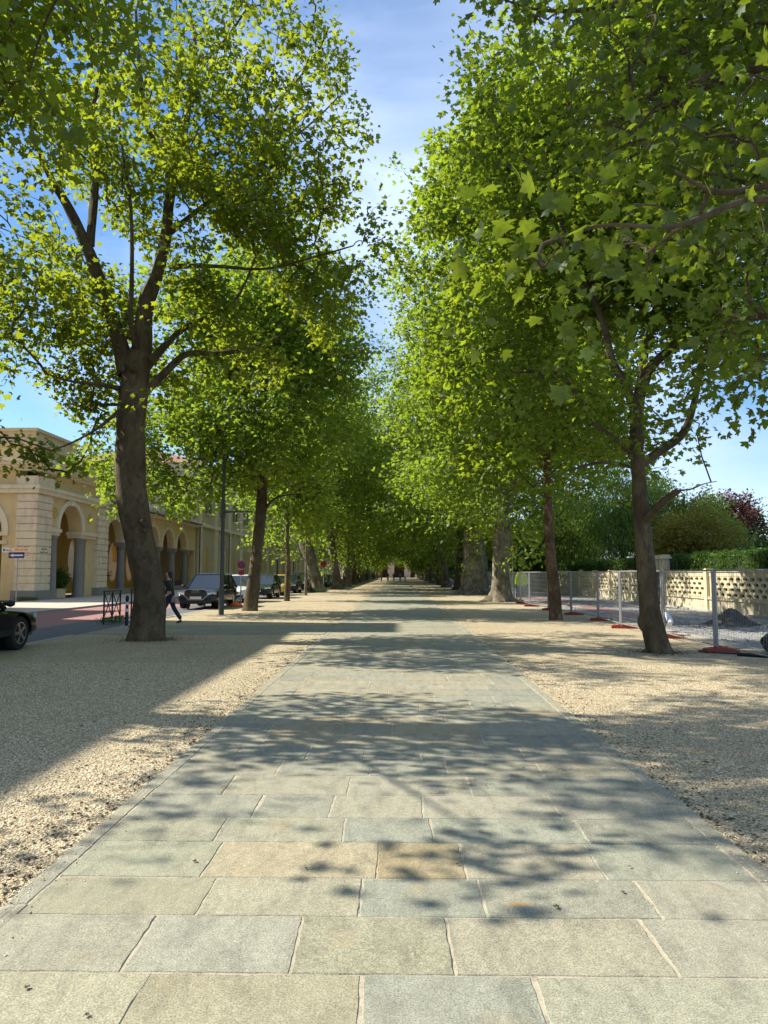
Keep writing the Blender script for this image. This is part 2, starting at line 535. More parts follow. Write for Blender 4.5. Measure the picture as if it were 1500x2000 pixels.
# ================================================================== SETTING
def sheet(name, x0, x1, y0, y1, z, mat, nx=1, ny=1):
    b = MB()
    for i in range(nx):
        for j in range(ny):
            a0 = x0 + (x1 - x0) * i / nx; a1 = x0 + (x1 - x0) * (i + 1) / nx
            c0 = y0 + (y1 - y0) * j / ny; c1 = y0 + (y1 - y0) * (j + 1) / ny
            b.add([(a0, c0, z), (a1, c0, z), (a1, c1, z), (a0, c1, z)], [(0, 1, 2, 3)])
    return tag(b.build(name, mat), kind='structure')


sheet('ground', -1500, 1500, -1000, 2500, -0.03, M['earth'])
sheet('gravel_walk', -8.35, 7.6, -12, 262, 0.0, M['gravel'])
sheet('road_left', -10.6, -8.5, -12, 262, -0.02, M['asphalt'])
sheet('red_road', -14.6, -10.6, -12, 262, -0.019, M['red_pave'])
sheet('road_right', 7.75, 13.2, -12, 262, -0.02, M['asphalt_old'])
sheet('red_cycle_lane', 8.5, 9.7, 27, 262, -0.014, M['red_pave'])
b = MB()
b.box(-20.9, -14.75, -12, 262, -0.2, 0.06)
tag(b.build('pavement', M['sidewalk']), kind='structure')
b = MB()
b.box(-8.5, -8.35, -12, 18.7, -0.2, 0.012); b.box(-8.5, -8.35, 22.2, 262, -0.2, 0.012)
b.box(7.6, 7.75, -12, 262, -0.2, 0.010); b.box(-14.75, -14.6, -12, 262, -0.2, 0.066)
b.box(13.2, 13.35, -12, 262, -0.2, 0.05)
tag(b.build('kerb', M['kerb']), kind='structure')

# pale worn streaks and rubble ground on the closed road
rng = random.Random(4)
b = MB()
for i in range(46):
    y = rng.uniform(13, 60); x = rng.uniform(8.0, 12.8); l = rng.uniform(0.4, 2.6); w = rng.uniform(0.05, 0.3)
    n = 10; pts = []
    for k in range(n):
        a = 2 * math.pi * k / n
        pts.append((x + math.cos(a) * w * rng.uniform(.6, 1.2), y + math.sin(a) * l * rng.uniform(.7, 1.1), -0.010))
    b.add(pts, [tuple(range(n))])
tag(b.build('road_dust', M['sidewalk']), kind='structure')


# ---- the paved path
def path_slabs():
    r = random.Random(11)
    tints = [((0.34, 0.33, 0.255), 5), ((0.375, 0.345, 0.255), 4), ((0.315, 0.32, 0.26), 5), ((0.39, 0.34, 0.235), 1), ((0.35, 0.34, 0.27), 5), ((0.30, 0.305, 0.255), 3)]
    pool = [c for c, w in tints for _ in range(w)]
    V = []; F4 = []; T = []

    def slab(x0, x1, y0, y1, z, tint, near, skew=0.0):
        g = r.uniform(0.0024, 0.0048) if near else 0.0026
        x0 += g; x1 -= g; y0 += g * 0.7; y1 -= g * 0.7
        def edge(a, bb, n, dx, dy):
            out = []
            for i in range(n):
                f = i / n
                j = r.uniform(-1, 1) * (0.0036 if near else 0.0015)
                if i == 0: j = 0
                out.append((a[0] + (bb[0] - a[0]) * f + dx * j, a[1] + (bb[1] - a[1]) * f + dy * j))
            return out
        n = 9 if near else (3 if y0 < 25 else 1)
        s = r.uniform(-1, 1) * 0.012 + skew
        A, B_, C, D = (x0, y0), (x1, y0), (x1 + s, y1), (x0 + s, y1)
        o = edge(A, B_, n, 0, 1) + edge(B_, C, n, 1, 0) + edge(C, D, n, 0, 1) + edge(D, A, n, 1, 0)
        cx = sum(p[0] for p in o) / len(o); cy = sum(p[1] for p in o) / len(o)
        b0 = len(V); m = len(o)
        bev = 0.005
        zt = [z + r.uniform(-1, 1) * 0.0012 for _ in range(m)]
        for p in o: V.append((p[0], p[1], z - 0.02))
        for p in o: V.append((p[0], p[1], z - 0.005))
        for i, p in enumerate(o):
            ddx = cx - p[0]; ddy = cy - p[1]
            V.append((p[0] + math.copysign(min(abs(ddx), bev), ddx), p[1] + math.copysign(min(abs(ddy), bev), ddy), zt[i]))
        V.append((cx, cy, z + r.uniform(-1, 1) * 0.001))
        for i in range(m):
            j = (i + 1) % m
            F4.append((b0 + i, b0 + j, b0 + m + j, b0 + m + i))
            F4.append((b0 + m + i, b0 + m + j, b0 + 2 * m + j, b0 + 2 * m + i))
            F4.append((b0 + 2 * m + i, b0 + 2 * m + j, b0 + 3 * m, b0 + 3 * m))
        T.extend([tint] * (3 * m + 1))

    XL, XR = -1.78, 1.865
    ysb = [G(775, 2060).y, G(775, 1912).y, G(775, 1798).y, G(775, 1722).y, G(775, 1651).y, G(775, 1603).y]
    joints = [([292, 712, 1040], 1912), ([230, 565, 890, 1325], 1912), ([380, 700, 952, 1292], 1797), ([388, 735, 913, 1185], 1722), ([415, 668, 848, 1150], 1650)]
    tn = [[(0.46, 0.44, 0.33), (0.50, 0.46, 0.33), (0.37, 0.40, 0.37), (0.42, 0.43, 0.36)],
          [(0.45, 0.45, 0.39), (0.42, 0.43, 0.39), (0.43, 0.42, 0.32), (0.46, 0.43, 0.35), (0.43, 0.42, 0.37)],
          [(0.46, 0.44, 0.33), (0.49, 0.46, 0.37), (0.37, 0.41, 0.38), (0.42, 0.43, 0.38), (0.42, 0.41, 0.36)],
          [(0.41, 0.43, 0.34), (0.56, 0.47, 0.33), (0.50, 0.38, 0.21), (0.47, 0.43, 0.35), (0.36, 0.39, 0.34)],
          [(0.44, 0.44, 0.35), (0.43, 0.43, 0.35), (0.33, 0.37, 0.35), (0.38, 0.41, 0.37), (0.37, 0.39, 0.35)]]
    y = ysb[0] - 5.0
    # rows behind the camera
    rows = []
    while y < ysb[0] - 0.5:
        rows.append((y, y + 0.45, None, None)); y += 0.45
    rows.append((y, ysb[0], None, None))
    for i in range(5):
        xs = [G(px, joints[i][1]).x for px in joints[i][0]]
        rows.append((ysb[i], ysb[i + 1], xs, tn[i]))
    y = ysb[5]
    while y < 262:
        d = r.choice([0.36, 0.4, 0.44, 0.48, 0.5]) * (1 if y < 90 else 2.2)
        rows.append((y, y + d, None, None)); y += d
    for (a, c, xs, tt) in rows:
        if xs is None:
            xs = []; x = XL + r.uniform(0.3, 0.9)
            while x < XR - 0.3:
                xs.append(x); x += r.choice([0.5, 0.62, 0.75, 0.9, 1.05]) * (1 if a < 90 else 1.6)
        bb = [XL] + xs + [XR]
        for k in range(len(bb) - 1):
            tt_ = tt[k] if tt else r.choice(pool)
            q = r.uniform(0.93, 1.07)
            if tt: tt_ = ((tt_[0] * .6 + .165) * .80, (tt_[1] * .6 + .163) * .80, (tt_[2] * .6 + .135) * .74)
            slab(bb[k], bb[k + 1], a, c, 0.016 + r.uniform(-1, 1) * 0.0015, (tt_[0] * q, tt_[1] * q, tt_[2] * q, 1), a < 9)
    # edge strips
    for (x0, x1) in ((-1.893, -1.78), (1.865, 1.98)):
        y = -3.0
        while y < 262:
            l = r.uniform(0.7, 1.3) * (1 if y < 60 else 3)
            q = r.uniform(0.92, 1.06)
            c = r.choice([(0.35, 0.345, 0.28), (0.38, 0.36, 0.28), (0.34, 0.34, 0.28)])
            slab(x0, x1, y, y + l, 0.017, (c[0] * q, c[1] * q, c[2] * q, 1), y < 9); y += l
    # cross path to the left, two courses wide bands
    for (a, c) in ((18.95, 19.35), (19.35, 19.95), (19.95, 20.6), (20.6, 21.2), (21.2, 21.75), (21.75, 22.15)):
        x = -8.34
        while x < -1.9:
            l = min(r.uniform(0.6, 1.1), -1.9 - x)
            if -1.9 - (x + l) < 0.25: l = -1.9 - x
            q = r.uniform(0.88, 1.05); c0 = r.choice(pool)
            slab(x, x + l, a, c, 0.015, (c0[0] * q, c0[1] * q, c0[2] * q, 1), False); x += l
    V_ = np.array(V); F = np.array(F4)
    # triangular fan stored as degenerate quads -> split
    tri = F[F[:, 2] == F[:, 3]][:, :3]
    quad = F[F[:, 2] != F[:, 3]]
    me = bpy.data.meshes.new('path')
    me.from_pydata([tuple(q) for q in V_.tolist()], [], [tuple(q) for q in quad.tolist()] + [tuple(q) for q in tri.tolist()])
    at = me.attributes.new('tint', 'FLOAT_COLOR', 'POINT')
    at.data.foreach_set('color', np.array(T, dtype=np.float32).ravel())
    me.materials.append(M['slab'])
    me.update()
    tag(link_mesh('path', me), kind='structure')


path_slabs()
b = MB()
b.add([(-1.89, -3, 0.0122), (1.975, -3, 0.0122), (1.975, 262, 0.0122), (-1.89, 262, 0.0122)], [(0, 1, 2, 3)])
b.add([(-8.34, 18.96, 0.006), (-1.9, 18.96, 0.006), (-1.9, 22.14, 0.006), (-8.34, 22.14, 0.006)], [(0, 1, 2, 3)])
tag(b.build('path_mortar', M['grout']), kind='structure')

# ---- loose stones lying on the gravel near the camera
def loose(name, n, region, smin, smax, mat, seed, flat=0.6, zoff=0.0, ramp_y=1.6):
    g = np.random.default_rng(seed)
    x0, x1, y0, y1 = region
    u = g.random(n) ** ramp_y
    Y = y0 + (y1 - y0) * u
    X = x0 + (x1 - x0) * g.random(n)
    s = smin + (smax - smin) * g.random(n)
    base = np.array([(1, 0, 0), (0, 1, 0), (-1, 0, 0), (0, -1, 0), (0.1, 0.1, flat), (0, 0, -flat)])
    tri = np.array([(0, 1, 4), (1, 2, 4), (2, 3, 4), (3, 0, 4), (1, 0, 5), (2, 1, 5), (3, 2, 5), (0, 3, 5)])
    a = g.random(n) * 6.283
    sx = s * g.uniform(0.7, 1.3, n)
    c, s_ = np.cos(a), np.sin(a)
    bx = base[None, :, 0] * sx[:, None]; by = base[None, :, 1] * s[:, None]; bz = base[None, :, 2] * s[:, None]
    bx = bx * g.uniform(0.7, 1.2, bx.shape)
    VX = X[:, None] + bx * c[:, None] - by * s_[:, None]
    VY = Y[:, None] + bx * s_[:, None] + by * c[:, None]
    VZ = zoff + bz + (s * flat * 0.3)[:, None]
    V = np.stack([VX, VY, VZ], -1).reshape(-1, 3)
    F = (tri[None] + (np.arange(n) * 6)[:, None, None]).reshape(-1, 3)
    return V, F, np.repeat(g.random(n), 6)


def stone_mat():
    m, t, out = new_mat('gravel stones')
    a = t.nodes.new('ShaderNodeAttribute'); a.attribute_name = 'rnd'
    c = ramp(t, a.outputs['Fac'], [(0.0, (0.22, 0.16, 0.09)), (0.25, (0.43, 0.35, 0.215)), (0.6, (0.62, 0.52, 0.34)), (1.0, (0.84, 0.76, 0.57))])
    finish(t, out, c, 0.85, None, 0, 0, 0, 0.3)
    return m


M['stones'] = stone_mat()
vs, fs, rs = [], [], []
off = 0
for reg, n, sd_ in (((-6.5, -1.90, 1.6, 13.0), 90000, 1), ((1.99, 7.4, 2.2, 13.0), 80000, 2)):
    V, F, r_ = loose('g', n, reg, 0.0045, 0.0105, None, sd_)
    vs.append(V); fs.append(F + off); rs.append(r_); off += len(V)
g = np.random.default_rng(77)
for side, n in ((-1, 900), (1, 700)):       # stones kicked over the edge strips of the path
    V, F, r_ = loose('g', n, (0, 1, 1.8, 16.0), 0.003, 0.0075, None, 40 + side)
    V = V.reshape(-1, 6, 3)
    d = g.exponential(0.07, n)
    V[:, :, 0] += ((-1.90 + d if side < 0 else 1.985 - d) - V[:, :, 0].mean(1))[:, None]
    V[:, :, 2] += 0.0175
    vs.append(V.reshape(-1, 3)); fs.append(F + off); rs.append(r_); off += n * 6
o = np_mesh('loose_gravel', np.concatenate(vs), np.concatenate(fs), M['stones'], None, {'rnd': np.concatenate(rs)})
tag(o, 'pale loose gravel stones scattered either side of the stone path', 'gravel', kind='stuff')
# brown litter along the edges of the path
vs, fs, off = [], [], 0
g = np.random.default_rng(9)
for side, n in ((-1, 5200), (1, 3800)):
    V, F, r_ = loose('g', n, (0, 1, 1.8, 60), 0.006, 0.017, None, 20 + side, flat=0.25, ramp_y=2.2)
    V = V.reshape(-1, 6, 3)
    d = np.abs(g.exponential(0.22, n)); d = np.where(g.random(n) < 0.45, g.random(n) * 5.2, d)
    xe = -1.92 if side < 0 else 2.0
    cx = V[:, :, 0].mean(1)
    V[:, :, 0] += (xe + side * d - cx)[:, None]
    V[:, :, 2] += 0.006
    vs.append(V.reshape(-1, 3)); fs.append(F + off); off += n * 6
for (bx_, by_, rr_) in ((-6.0, 17.5, .42), (5.35, 14.9, .26)):      # drifts of litter round the two nearest trunks
    n = 700
    V, F, r_ = loose('g', n, (0, 1, 0, 1), 0.008, 0.02, None, 61, flat=0.25)
    V = V.reshape(-1, 6, 3); a = g.random(n) * 6.283; d = rr_ + g.exponential(0.22, n)
    V[:, :, 0] += (bx_ + np.cos(a) * d - V[:, :, 0].mean(1))[:, None]; V[:, :, 1] += (by_ + np.sin(a) * d - V[:, :, 1].mean(1))[:, None]; V[:, :, 2] += 0.006
    vs.append(V.reshape(-1, 3)); fs.append(F + off); off += n * 6
o = np_mesh('leaf_litter', np.concatenate(vs), np.concatenate(fs), M['dryleaf'])
tag(o, 'brown crumbs of dry leaves and husks along the edges of the path', 'leaf litter', kind='stuff')

# ================================================================== TREES
def leaf_template(kind):
    if kind == 'fine':
        o = [(0, 0), (.10, -.06), (.30, -.03), (.52, -.06), (.46, .10), (.44, .20), (.36, .26), (.48, .36), (.66, .50), (.54, .58), (.42, .68), (.30, .62), (.24, .58),
             (.24, .74), (.13, .86), (0, 1.06)]
        o = o + [(-x, y) for x, y in reversed(o[1:-1])]
        c = (0, .30)
        V = [(x, y, -0.16 * (x * x + (y - .3) ** 2)) for x, y in o] + [(c[0], c[1], 0.03)]
        n = len(o)
        F = [(i, (i + 1) % n, n) for i in range(n)]
        return np.array(V), np.array(F)
    if kind == 'mid':
        o = [(0, .02), (.46, -.02), (.36, .22), (.60, .48), (.26, .56), (0, 1.0), (-.26, .56), (-.60, .48), (-.36, .22), (-.46, -.02)]
        V = [(x, y, -0.18 * (x * x + (y - .3) ** 2)) for x, y in o] + [(0, .3, 0.03)]
        F = [(10, 0, 1, 2), (10, 2, 3, 4), (10, 4, 5, 6), (10, 6, 7, 8), (10, 8, 9, 0)]
        return np.array(V), np.array(F)
    if kind == 'low':
        V = [(0, 0, 0), (.54, .22, -.06), (.28, .55, 0), (0, 1.0, -.08), (-.28, .55, 0), (-.54, .22, -.06)]
        F = [(0, 1, 2, 3), (0, 3, 4, 5)]
        return np.array(V), np.array(F)
    if kind == 'strip':
        V = [(0, 0, 0), (.10, .4, 0), (0, 1.0, -.1), (-.10, .4, 0)]
        F = [(0, 1, 2, 3)]
        return np.array(V), np.array(F)


def scatter_leaves(C, D, g, per, spread, size, kind, droop=0.35, vert=0.0, zmin=0.4):
    """C cluster centres, D outward directions -> leaf mesh arrays"""
    n = len(C) * per
    c = np.repeat(C, per, 0); d = np.repeat(D, per, 0)
    off = g.normal(size=(n, 3)) * spread * np.array([1, 1, 0.72])
    off += d * (g.random((n, 1)) - 0.45) * spread * 1.8
    p = c + off
    p[:, 2] = np.maximum(p[:, 2], zmin)
    ax = off * 0.6 / (spread + 1e-6) + d * 0.7 + g.normal(size=(n, 3)) * 0.55
    ax[:, 2] -= droop + vert
    ax /= np.linalg.norm(ax, axis=1, keepdims=True)
    up = g.normal(size=(n, 3)) * 0.62 + np.array([0, 0, 1.0])
    nr = up - ax * (up * ax).sum(1, keepdims=True)
    nr /= np.linalg.norm(nr, axis=1, keepdims=True) + 1e-9
    sd_ = np.cross(ax, nr)
    s = size * g.uniform(0.55, 1.2, n)
    TV, TF = leaf_template(kind)
    cup = g.uniform(-0.4, 4.2, n)
    V = p[:, None, :] + s[:, None, None] * (sd_[:, None, :] * TV[None, :, 0, None] + ax[:, None, :] * TV[None, :, 1, None]
                                            + nr[:, None, :] * (TV[None, :, 2] * cup[:, None])[:, :, None])
    F = TF[None] + (np.arange(n) * len(TV))[:, None, None]
    rn = np.repeat(np.clip(g.normal(0.5, 0.27, n), 0, 1), len(TV))
    return V.reshape(-1, 3), F.reshape(-1, TF.shape[1]), rn


def frusta(A, B, ra, rb, n):
    d = B - A; l = np.linalg.norm(d, axis=1, keepdims=True) + 1e-9; d = d / l
    a = np.where(np.abs(d[:, :1]) < 0.9, np.array([[1.0, 0, 0]]), np.array([[0, 1.0, 0]]))
    u = a - d * (a * d).sum(1, keepdims=True); u /= np.linalg.norm(u, axis=1, keepdims=True)
    w = np.cross(d, u)
    t = np.arange(n) * 2 * math.pi / n
    ring = u[:, None, :] * np.cos(t)[None, :, None] + w[:, None, :] * np.sin(t)[None, :, None]
    V0 = A[:, None, :] + ring * ra[:, None, None]
    V1 = B[:, None, :] + ring * rb[:, None, None] + 0
    V = np.concatenate([V0, V1], 1).reshape(-1, 3)
    k = np.arange(n)
    f = np.stack([k, (k + 1) % n, (k + 1) % n + n, k + n], 1)
    F = (f[None] + (np.arange(len(A)) * 2 * n)[:, None, None]).reshape(-1, 4)
    return V, F


def smooth_path(pts, rads, sub=4):
    P_ = [Vector(p) for p in pts]
    out = []; ro = []
    for i in range(len(P_) - 1):
        p0 = P_[max(i - 1, 0)]; p1 = P_[i]; p2 = P_[i + 1]; p3 = P_[min(i + 2, len(P_) - 1)]
        for k in range(sub):
            t = k / sub
            q = 0.5 * ((2 * p1) + (-p0 + p2) * t + (2 * p0 - 5 * p1 + 4 * p2 - p3) * t * t + (-p0 + 3 * p1 - 3 * p2 + p3) * t ** 3)
            out.append(q); ro.append(rads[i] + (rads[i + 1] - rads[i]) * t)
    out.append(P_[-1]); ro.append(rads[-1])
    return out, ro


def bark_tube(mb, pts, rads, n, r, flare=0.0, lump=0.06):
    """swept tube with an uneven girth and a root flare"""
    P_, R_ = smooth_path(pts, rads, 6)
    base = len(mb.v)
    ph = [r.uniform(0, 6.28) for _ in range(6)]
    prev = None; vs = []; fs = []
    for i, p in enumerate(P_):
        d = (P_[min(i + 1, len(P_) - 1)] - P_[max(i - 1, 0)]).normalized()
        if prev is None:
            a = Vector((1, 0, 0)) if abs(d.x) < 0.9 else Vector((0, 1, 0))
            u = (a - d * a.dot(d)).normalized()
        else:
            u = (prev - d * prev.dot(d)).normalized()
        prev = u; w = d.cross(u)
        hgt = (p - P_[0]).length
        for k in range(n):
            t = 2 * math.pi * k / n
            q = 1 + lump * (math.sin(2 * t + ph[0] + hgt * 1.3) + 0.7 * math.sin(3 * t + ph[1] - hgt * 2.1) + 0.5 * math.sin(5 * t + ph[2] + hgt * 3.7)) + lump * 0.5 * math.sin(hgt * 5 + ph[3])
            if flare:
                q += flare * math.exp(-hgt / 0.32) * (1 + 0.6 * math.sin(4 * t + ph[4]) + 0.35 * math.sin(7 * t + ph[5]))
            vs.append(p + (u * math.cos(t) + w * math.sin(t)) * R_[i] * q)
    for i in range(len(P_) - 1):
        for k in range(n):
            a_ = i * n + k; b_ = i * n + (k + 1) % n
            fs.append((a_, b_, b_ + n, a_ + n))
    fs.append(tuple((len(P_) - 1) * n + k for k in range(n)))
    mb.add(vs, fs)
    return P_, R_


def hsh(P_, s):
    return (np.sin(P_[:, 0] * 0.93 + s) * np.sin(P_[:, 1] * 1.07 + s * 2.1) + np.sin(P_[:, 2] * 1.21 + s * 0.7 + P_[:, 0] * 0.5) * 0.8
            + 0.5 * np.sin(P_[:, 0] * 2.3 + P_[:, 2] * 1.9 + s * 3))


def make_tree(name, label, base, trunk, limbs, env, ncl, per, spread, lsize, kind, bark, leafm, seed, group=None, flare=0.35,
              cat='tree', gap=-0.9, twigs=True, nside=14, extra=None, keep=None, knots=None, lump=0.05, droop=0.35, vert=0.0, parts=True):
    r = random.Random(seed); g = np.random.default_rng(seed)
    root = thing(name, label, cat, base, 0, group)
    mb = MB()
    nodes = []; par = []; rad = []; fixed = []

    def addchain(P_, R_, attach=None):
        st = len(nodes)
        for i, p in enumerate(P_):
            nodes.append((p.x, p.y, p.z)); rad.append(R_[i]); fixed.append(True)
            par.append(st + i - 1 if i else (-1 if attach is None else attach))
    P_, R_ = bark_tube(mb, trunk[0], trunk[1], nside, r, flare, lump)
    addchain(P_, R_)
    ntrunk = len(nodes)
    for (q, o_) in (knots or []):
        mb.lathe(q, [(o_ * 1.0, 0), (o_ * 0.9, o_ * .5), (o_ * .55, o_ * .9), (o_ * 0.2, o_ * 1.0)], 8, ax=Vector((r.uniform(-1, 1), -1, r.uniform(-.2, .5))).normalized())
    tr = mb.build('trunk', bark, root, True)
    lb = MB()
    for pts, rads in limbs:
        P_, R_ = bark_tube(lb, pts, rads, 9, r, 0, 0.07)
        nd = np.array(nodes)
        at = int(np.argmin(((nd - np.array(P_[0])) ** 2).sum(1)))
        addchain(P_, R_, at)
    # targets inside the crown envelope
    T = []
    vol = sum(e[3] * e[4] * e[5] for e in env)
    for (cx, cy, cz, rx, ry, rz) in env:
        want = int(ncl * rx * ry * rz / vol * 1.0) + 1
        u = g.normal(size=(want * 5, 3)); u /= np.linalg.norm(u, axis=1, keepdims=True)
        q = u * (g.random((want * 5, 1)) ** 0.42)
        wob = 1 + 0.2 * np.sin(u[:, :1] * 5 + seed) * np.sin(u[:, 2:] * 6 + seed * 1.7) + 0.13 * np.sin(u[:, 1:2] * 11 + seed + u[:, :1] * 7)
        wob = np.where(g.random((want * 5, 1)) < 0.05, wob * g.uniform(1.05, 1.28, (want * 5, 1)), wob)
        q = q * wob * np.array([rx, ry, rz]) + np.array([cx, cy, cz])
        ok = hsh(q, seed) > gap
        if keep is not None: ok &= keep(q)
        q = q[ok][:want]
        T.append(q)
    if extra is not None: T.append(np.array(extra))
    T = np.concatenate(T)
    start = np.array(nodes[:]);
    d0 = np.sqrt(((T[:, None, :] - start[None, ::3, :]) ** 2).sum(2)).min(1)
    order = np.argsort(d0)
    cap = len(nodes) + len(T) * 3 + 8
    N = np.zeros((cap, 3)); N[:len(nodes)] = start
    ok_att = np.ones(cap, bool)
    # do not sprout from the bare lower trunk
    zmin = min(e[2] - e[5] for e in env) - 1.0
    ok_att[:ntrunk] = N[:ntrunk, 2] > zmin
    if not ok_att[:len(nodes)].any(): ok_att[ntrunk - 1] = True
    cnt = len(nodes)
    dirs = []; tips = []
    for ti in order:
        t = T[ti]
        dv = t - N[:cnt]
        d = np.sqrt((dv ** 2).sum(1))
        cost = d + 0.5 * np.maximum(0, N[:cnt, 2] - t[2]) + np.where(ok_att[:cnt], 0, 1e6)
        a = int(np.argmin(cost))
        A = N[a]; dd = t - A; l = np.linalg.norm(dd)
        if l < 0.05: continue
        side = g.normal(size=3) * 0.10 * l
        prev = a
        for f in (1 / 3, 2 / 3, 1.0):
            q = A + dd * f + side * math.sin(f * math.pi) + np.array([0, 0, 0.10 * l * math.sin(f * math.pi)])
            N[cnt] = q; nodes.append(q); par.append(prev); rad.append(0.0); fixed.append(False)
            prev = cnt; cnt += 1
        tips.append(cnt - 1); dirs.append(dd / l)
    # pipe model
    acc = np.zeros(cnt); tipr = 0.0055 if lsize < 0.25 else 0.009
    for i in tips: acc[i] += tipr ** 2.25
    parr = np.array(par)
    for i in range(cnt - 1, -1, -1):
        if not fixed[i] and parr[i] >= 0: acc[parr[i]] += acc[i]
    rr = np.where(acc > 0, acc ** (1 / 2.25), tipr)
    idx = np.array([i for i in range(cnt) if not fixed[i]])
    if len(idx) and twigs:
        A = N[parr[idx]]; B = N[idx]; rb = rr[idx]
        ra = np.array([min(rr[p], rr[i] * 1.25) if not fixed[p] else rr[i] * 1.2 for i, p in zip(idx, parr[idx])])
        V, F = frusta(A, B, ra, rb, 4 if kind != 'fine' else 6)
        b0 = len(lb.v)
        lb.v.extend(map(tuple, V.tolist())); fl = [tuple(q) for q in (F + b0).tolist()]
        lb.f.extend(fl); lb.mi.extend([0] * len(fl))
    if lb.v: lb.build('branches', bark, root, True)
    C = N[np.array(tips)]; D = np.array(dirs)
    V, F, rn = scatter_leaves(C, D, g, per, spread, lsize, kind, droop, vert)
    np_mesh('crown', V, F, leafm, root, {'rnd': rn})
    return root


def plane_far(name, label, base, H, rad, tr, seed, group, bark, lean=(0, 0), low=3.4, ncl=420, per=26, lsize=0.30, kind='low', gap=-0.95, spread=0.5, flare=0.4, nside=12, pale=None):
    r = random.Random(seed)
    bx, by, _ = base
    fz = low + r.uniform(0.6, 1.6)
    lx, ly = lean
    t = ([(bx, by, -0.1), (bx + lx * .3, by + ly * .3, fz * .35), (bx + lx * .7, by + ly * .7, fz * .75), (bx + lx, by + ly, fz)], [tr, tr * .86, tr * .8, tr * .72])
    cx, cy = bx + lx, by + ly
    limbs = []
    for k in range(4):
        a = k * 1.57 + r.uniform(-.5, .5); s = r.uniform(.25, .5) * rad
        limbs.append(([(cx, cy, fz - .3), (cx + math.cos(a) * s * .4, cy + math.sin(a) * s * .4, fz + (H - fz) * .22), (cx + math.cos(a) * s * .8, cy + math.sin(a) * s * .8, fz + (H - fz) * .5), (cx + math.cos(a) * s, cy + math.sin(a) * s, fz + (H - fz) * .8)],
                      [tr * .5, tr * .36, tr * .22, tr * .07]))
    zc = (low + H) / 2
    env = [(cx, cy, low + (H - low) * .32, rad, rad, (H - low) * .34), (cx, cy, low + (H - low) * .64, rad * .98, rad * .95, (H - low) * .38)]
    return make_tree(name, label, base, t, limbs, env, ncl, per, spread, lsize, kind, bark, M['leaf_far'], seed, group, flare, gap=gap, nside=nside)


ROW = 'plane trees lining the avenue'
# ---- left row, nearest tree in view: hand-laid trunk and limbs
YL = 17.5
q = lambda x, y, Y=YL: P(x, y, Y)
bL = G(295, 1247)
trunkL1 = ([Vector((bL.x, YL, -0.1)), q(290, 1150), q(268, 1030), q(254, 930), q(256, 840), q(262, 760), q(272, 690)], [0.41, 0.375, 0.36, 0.35, 0.335, 0.36, 0.31])
LIMB = .80
limbsL1 = [
    ([q(250, 730), q(228, 650), q(205, 590), q(178, 500, 17.2), q(130, 400, 17.0), q(100, 350, 16.6), q(60, 250, 16.2)], [.26, .22, .19, .17, .14, .11, .05]),
    ([q(175, 480, 17.2), q(185, 380, 17.0), q(190, 300, 16.8), q(180, 230, 16.6), q(200, 120, 16.4)], [.12, .11, .09, .07, .04]),
    ([q(275, 710), q(285, 600), q(305, 540), q(325, 460), q(330, 400), q(342, 325), q(350, 300, 17.6)], [.27, .22, .20, .18, .17, .15, .13]),
    ([q(342, 325), q(362, 240), q(372, 170), q(382, 100), q(370, 20, 18)], [.12, .11, .09, .07, .05]),
    ([q(345, 330), q(312, 290, 17.2), q(285, 240, 17.0), q(272, 130, 16.8), q(265, 20, 16.6)], [.11, .10, .08, .06, .04]),
    ([q(325, 320), q(318, 280, 18), q(340, 200, 18.4), q(345, 100, 18.6)], [.10, .09, .07, .04]),
    ([q(275, 700), q(256, 640, 17.0), q(258, 520, 16.8), q(255, 400, 16.7), q(240, 300, 16.6), q(225, 190, 16.5)], [.09, .07, .06, .05, .045, .03]),
    ([q(280, 770), q(325, 725), q(365, 692), q(430, 690), q(500, 678), q(560, 655, 17.0)], [.12, .10, .09, .08, .065, .03]),
    ([q(285, 720), q(318, 680), q(355, 645), q(400, 620), q(445, 600), q(475, 560), q(500, 500)], [.11, .09, .08, .07, .06, .045, .025]),
    ([q(380, 130, 17.6), q(430, 90, 17.4), q(480, 20, 17.2)], [.07, .05, .03]),
    ([q(365, 300, 17.6), q(430, 370), q(500, 330), q(560, 280), q(620, 230), q(660, 190)], [.03, .06, .05, .04, .03, .02]),
    ([q(325, 460), q(400, 400), q(470, 350), q(540, 210), q(610, 120), q(640, 60)], [.08, .065, .05, .04, .03, .02]),
    ([q(330, 520), q(420, 520), q(520, 525), q(620, 500), q(690, 480)], [.07, .055, .04, .03, .02]),
    ([q(240, 760), q(190, 750, 16.6), q(140, 745, 16.2), q(90, 730, 15.8)], [.07, .055, .04, .02]),
    ([q(245, 790), q(200, 830, 16.6), q(150, 860, 16.2), q(100, 880, 15.6)], [.05, .04, .03, .02]),
]


def inpix(q_, poly_fn):
    """True where a world point passes a test on its height and offset from the avenue's axis"""
    return poly_fn(q_)


def keepL1(Q):
    x, y, z = Q[:, 0], Q[:, 1], Q[:, 2]
    k = x < np.interp(z, [5, 7, 8.1, 9.2, 10.3, 11.0, 12.6, 13.5, 14.6, 16, 18], [-3, -2.4, -.5, -.2, -1.9, -1.1, -.5, -1.2, -1.0, -1.7, -2.5]) - .15 + .2 * np.sin(z * 4 + x * 2)
    # open space under the crown, between the trunk and the street behind
    k &= ~((z < 5.6) & (x > -6.9))
    k &= ~((np.abs(x + 6.3 - .05 * (z - 7)) < .75 + .55 * np.sin(z * 2.1)) & (y < 17.8) & (z < 13.5) & (z > 5.5))
    k &= ~((np.abs(x + 5.0) < 1.9) & (y < 16.4) & (z < 9.0) & (z > 6.5))
    k &= ~((z < 6.3) & (x > -5.6))
    return k


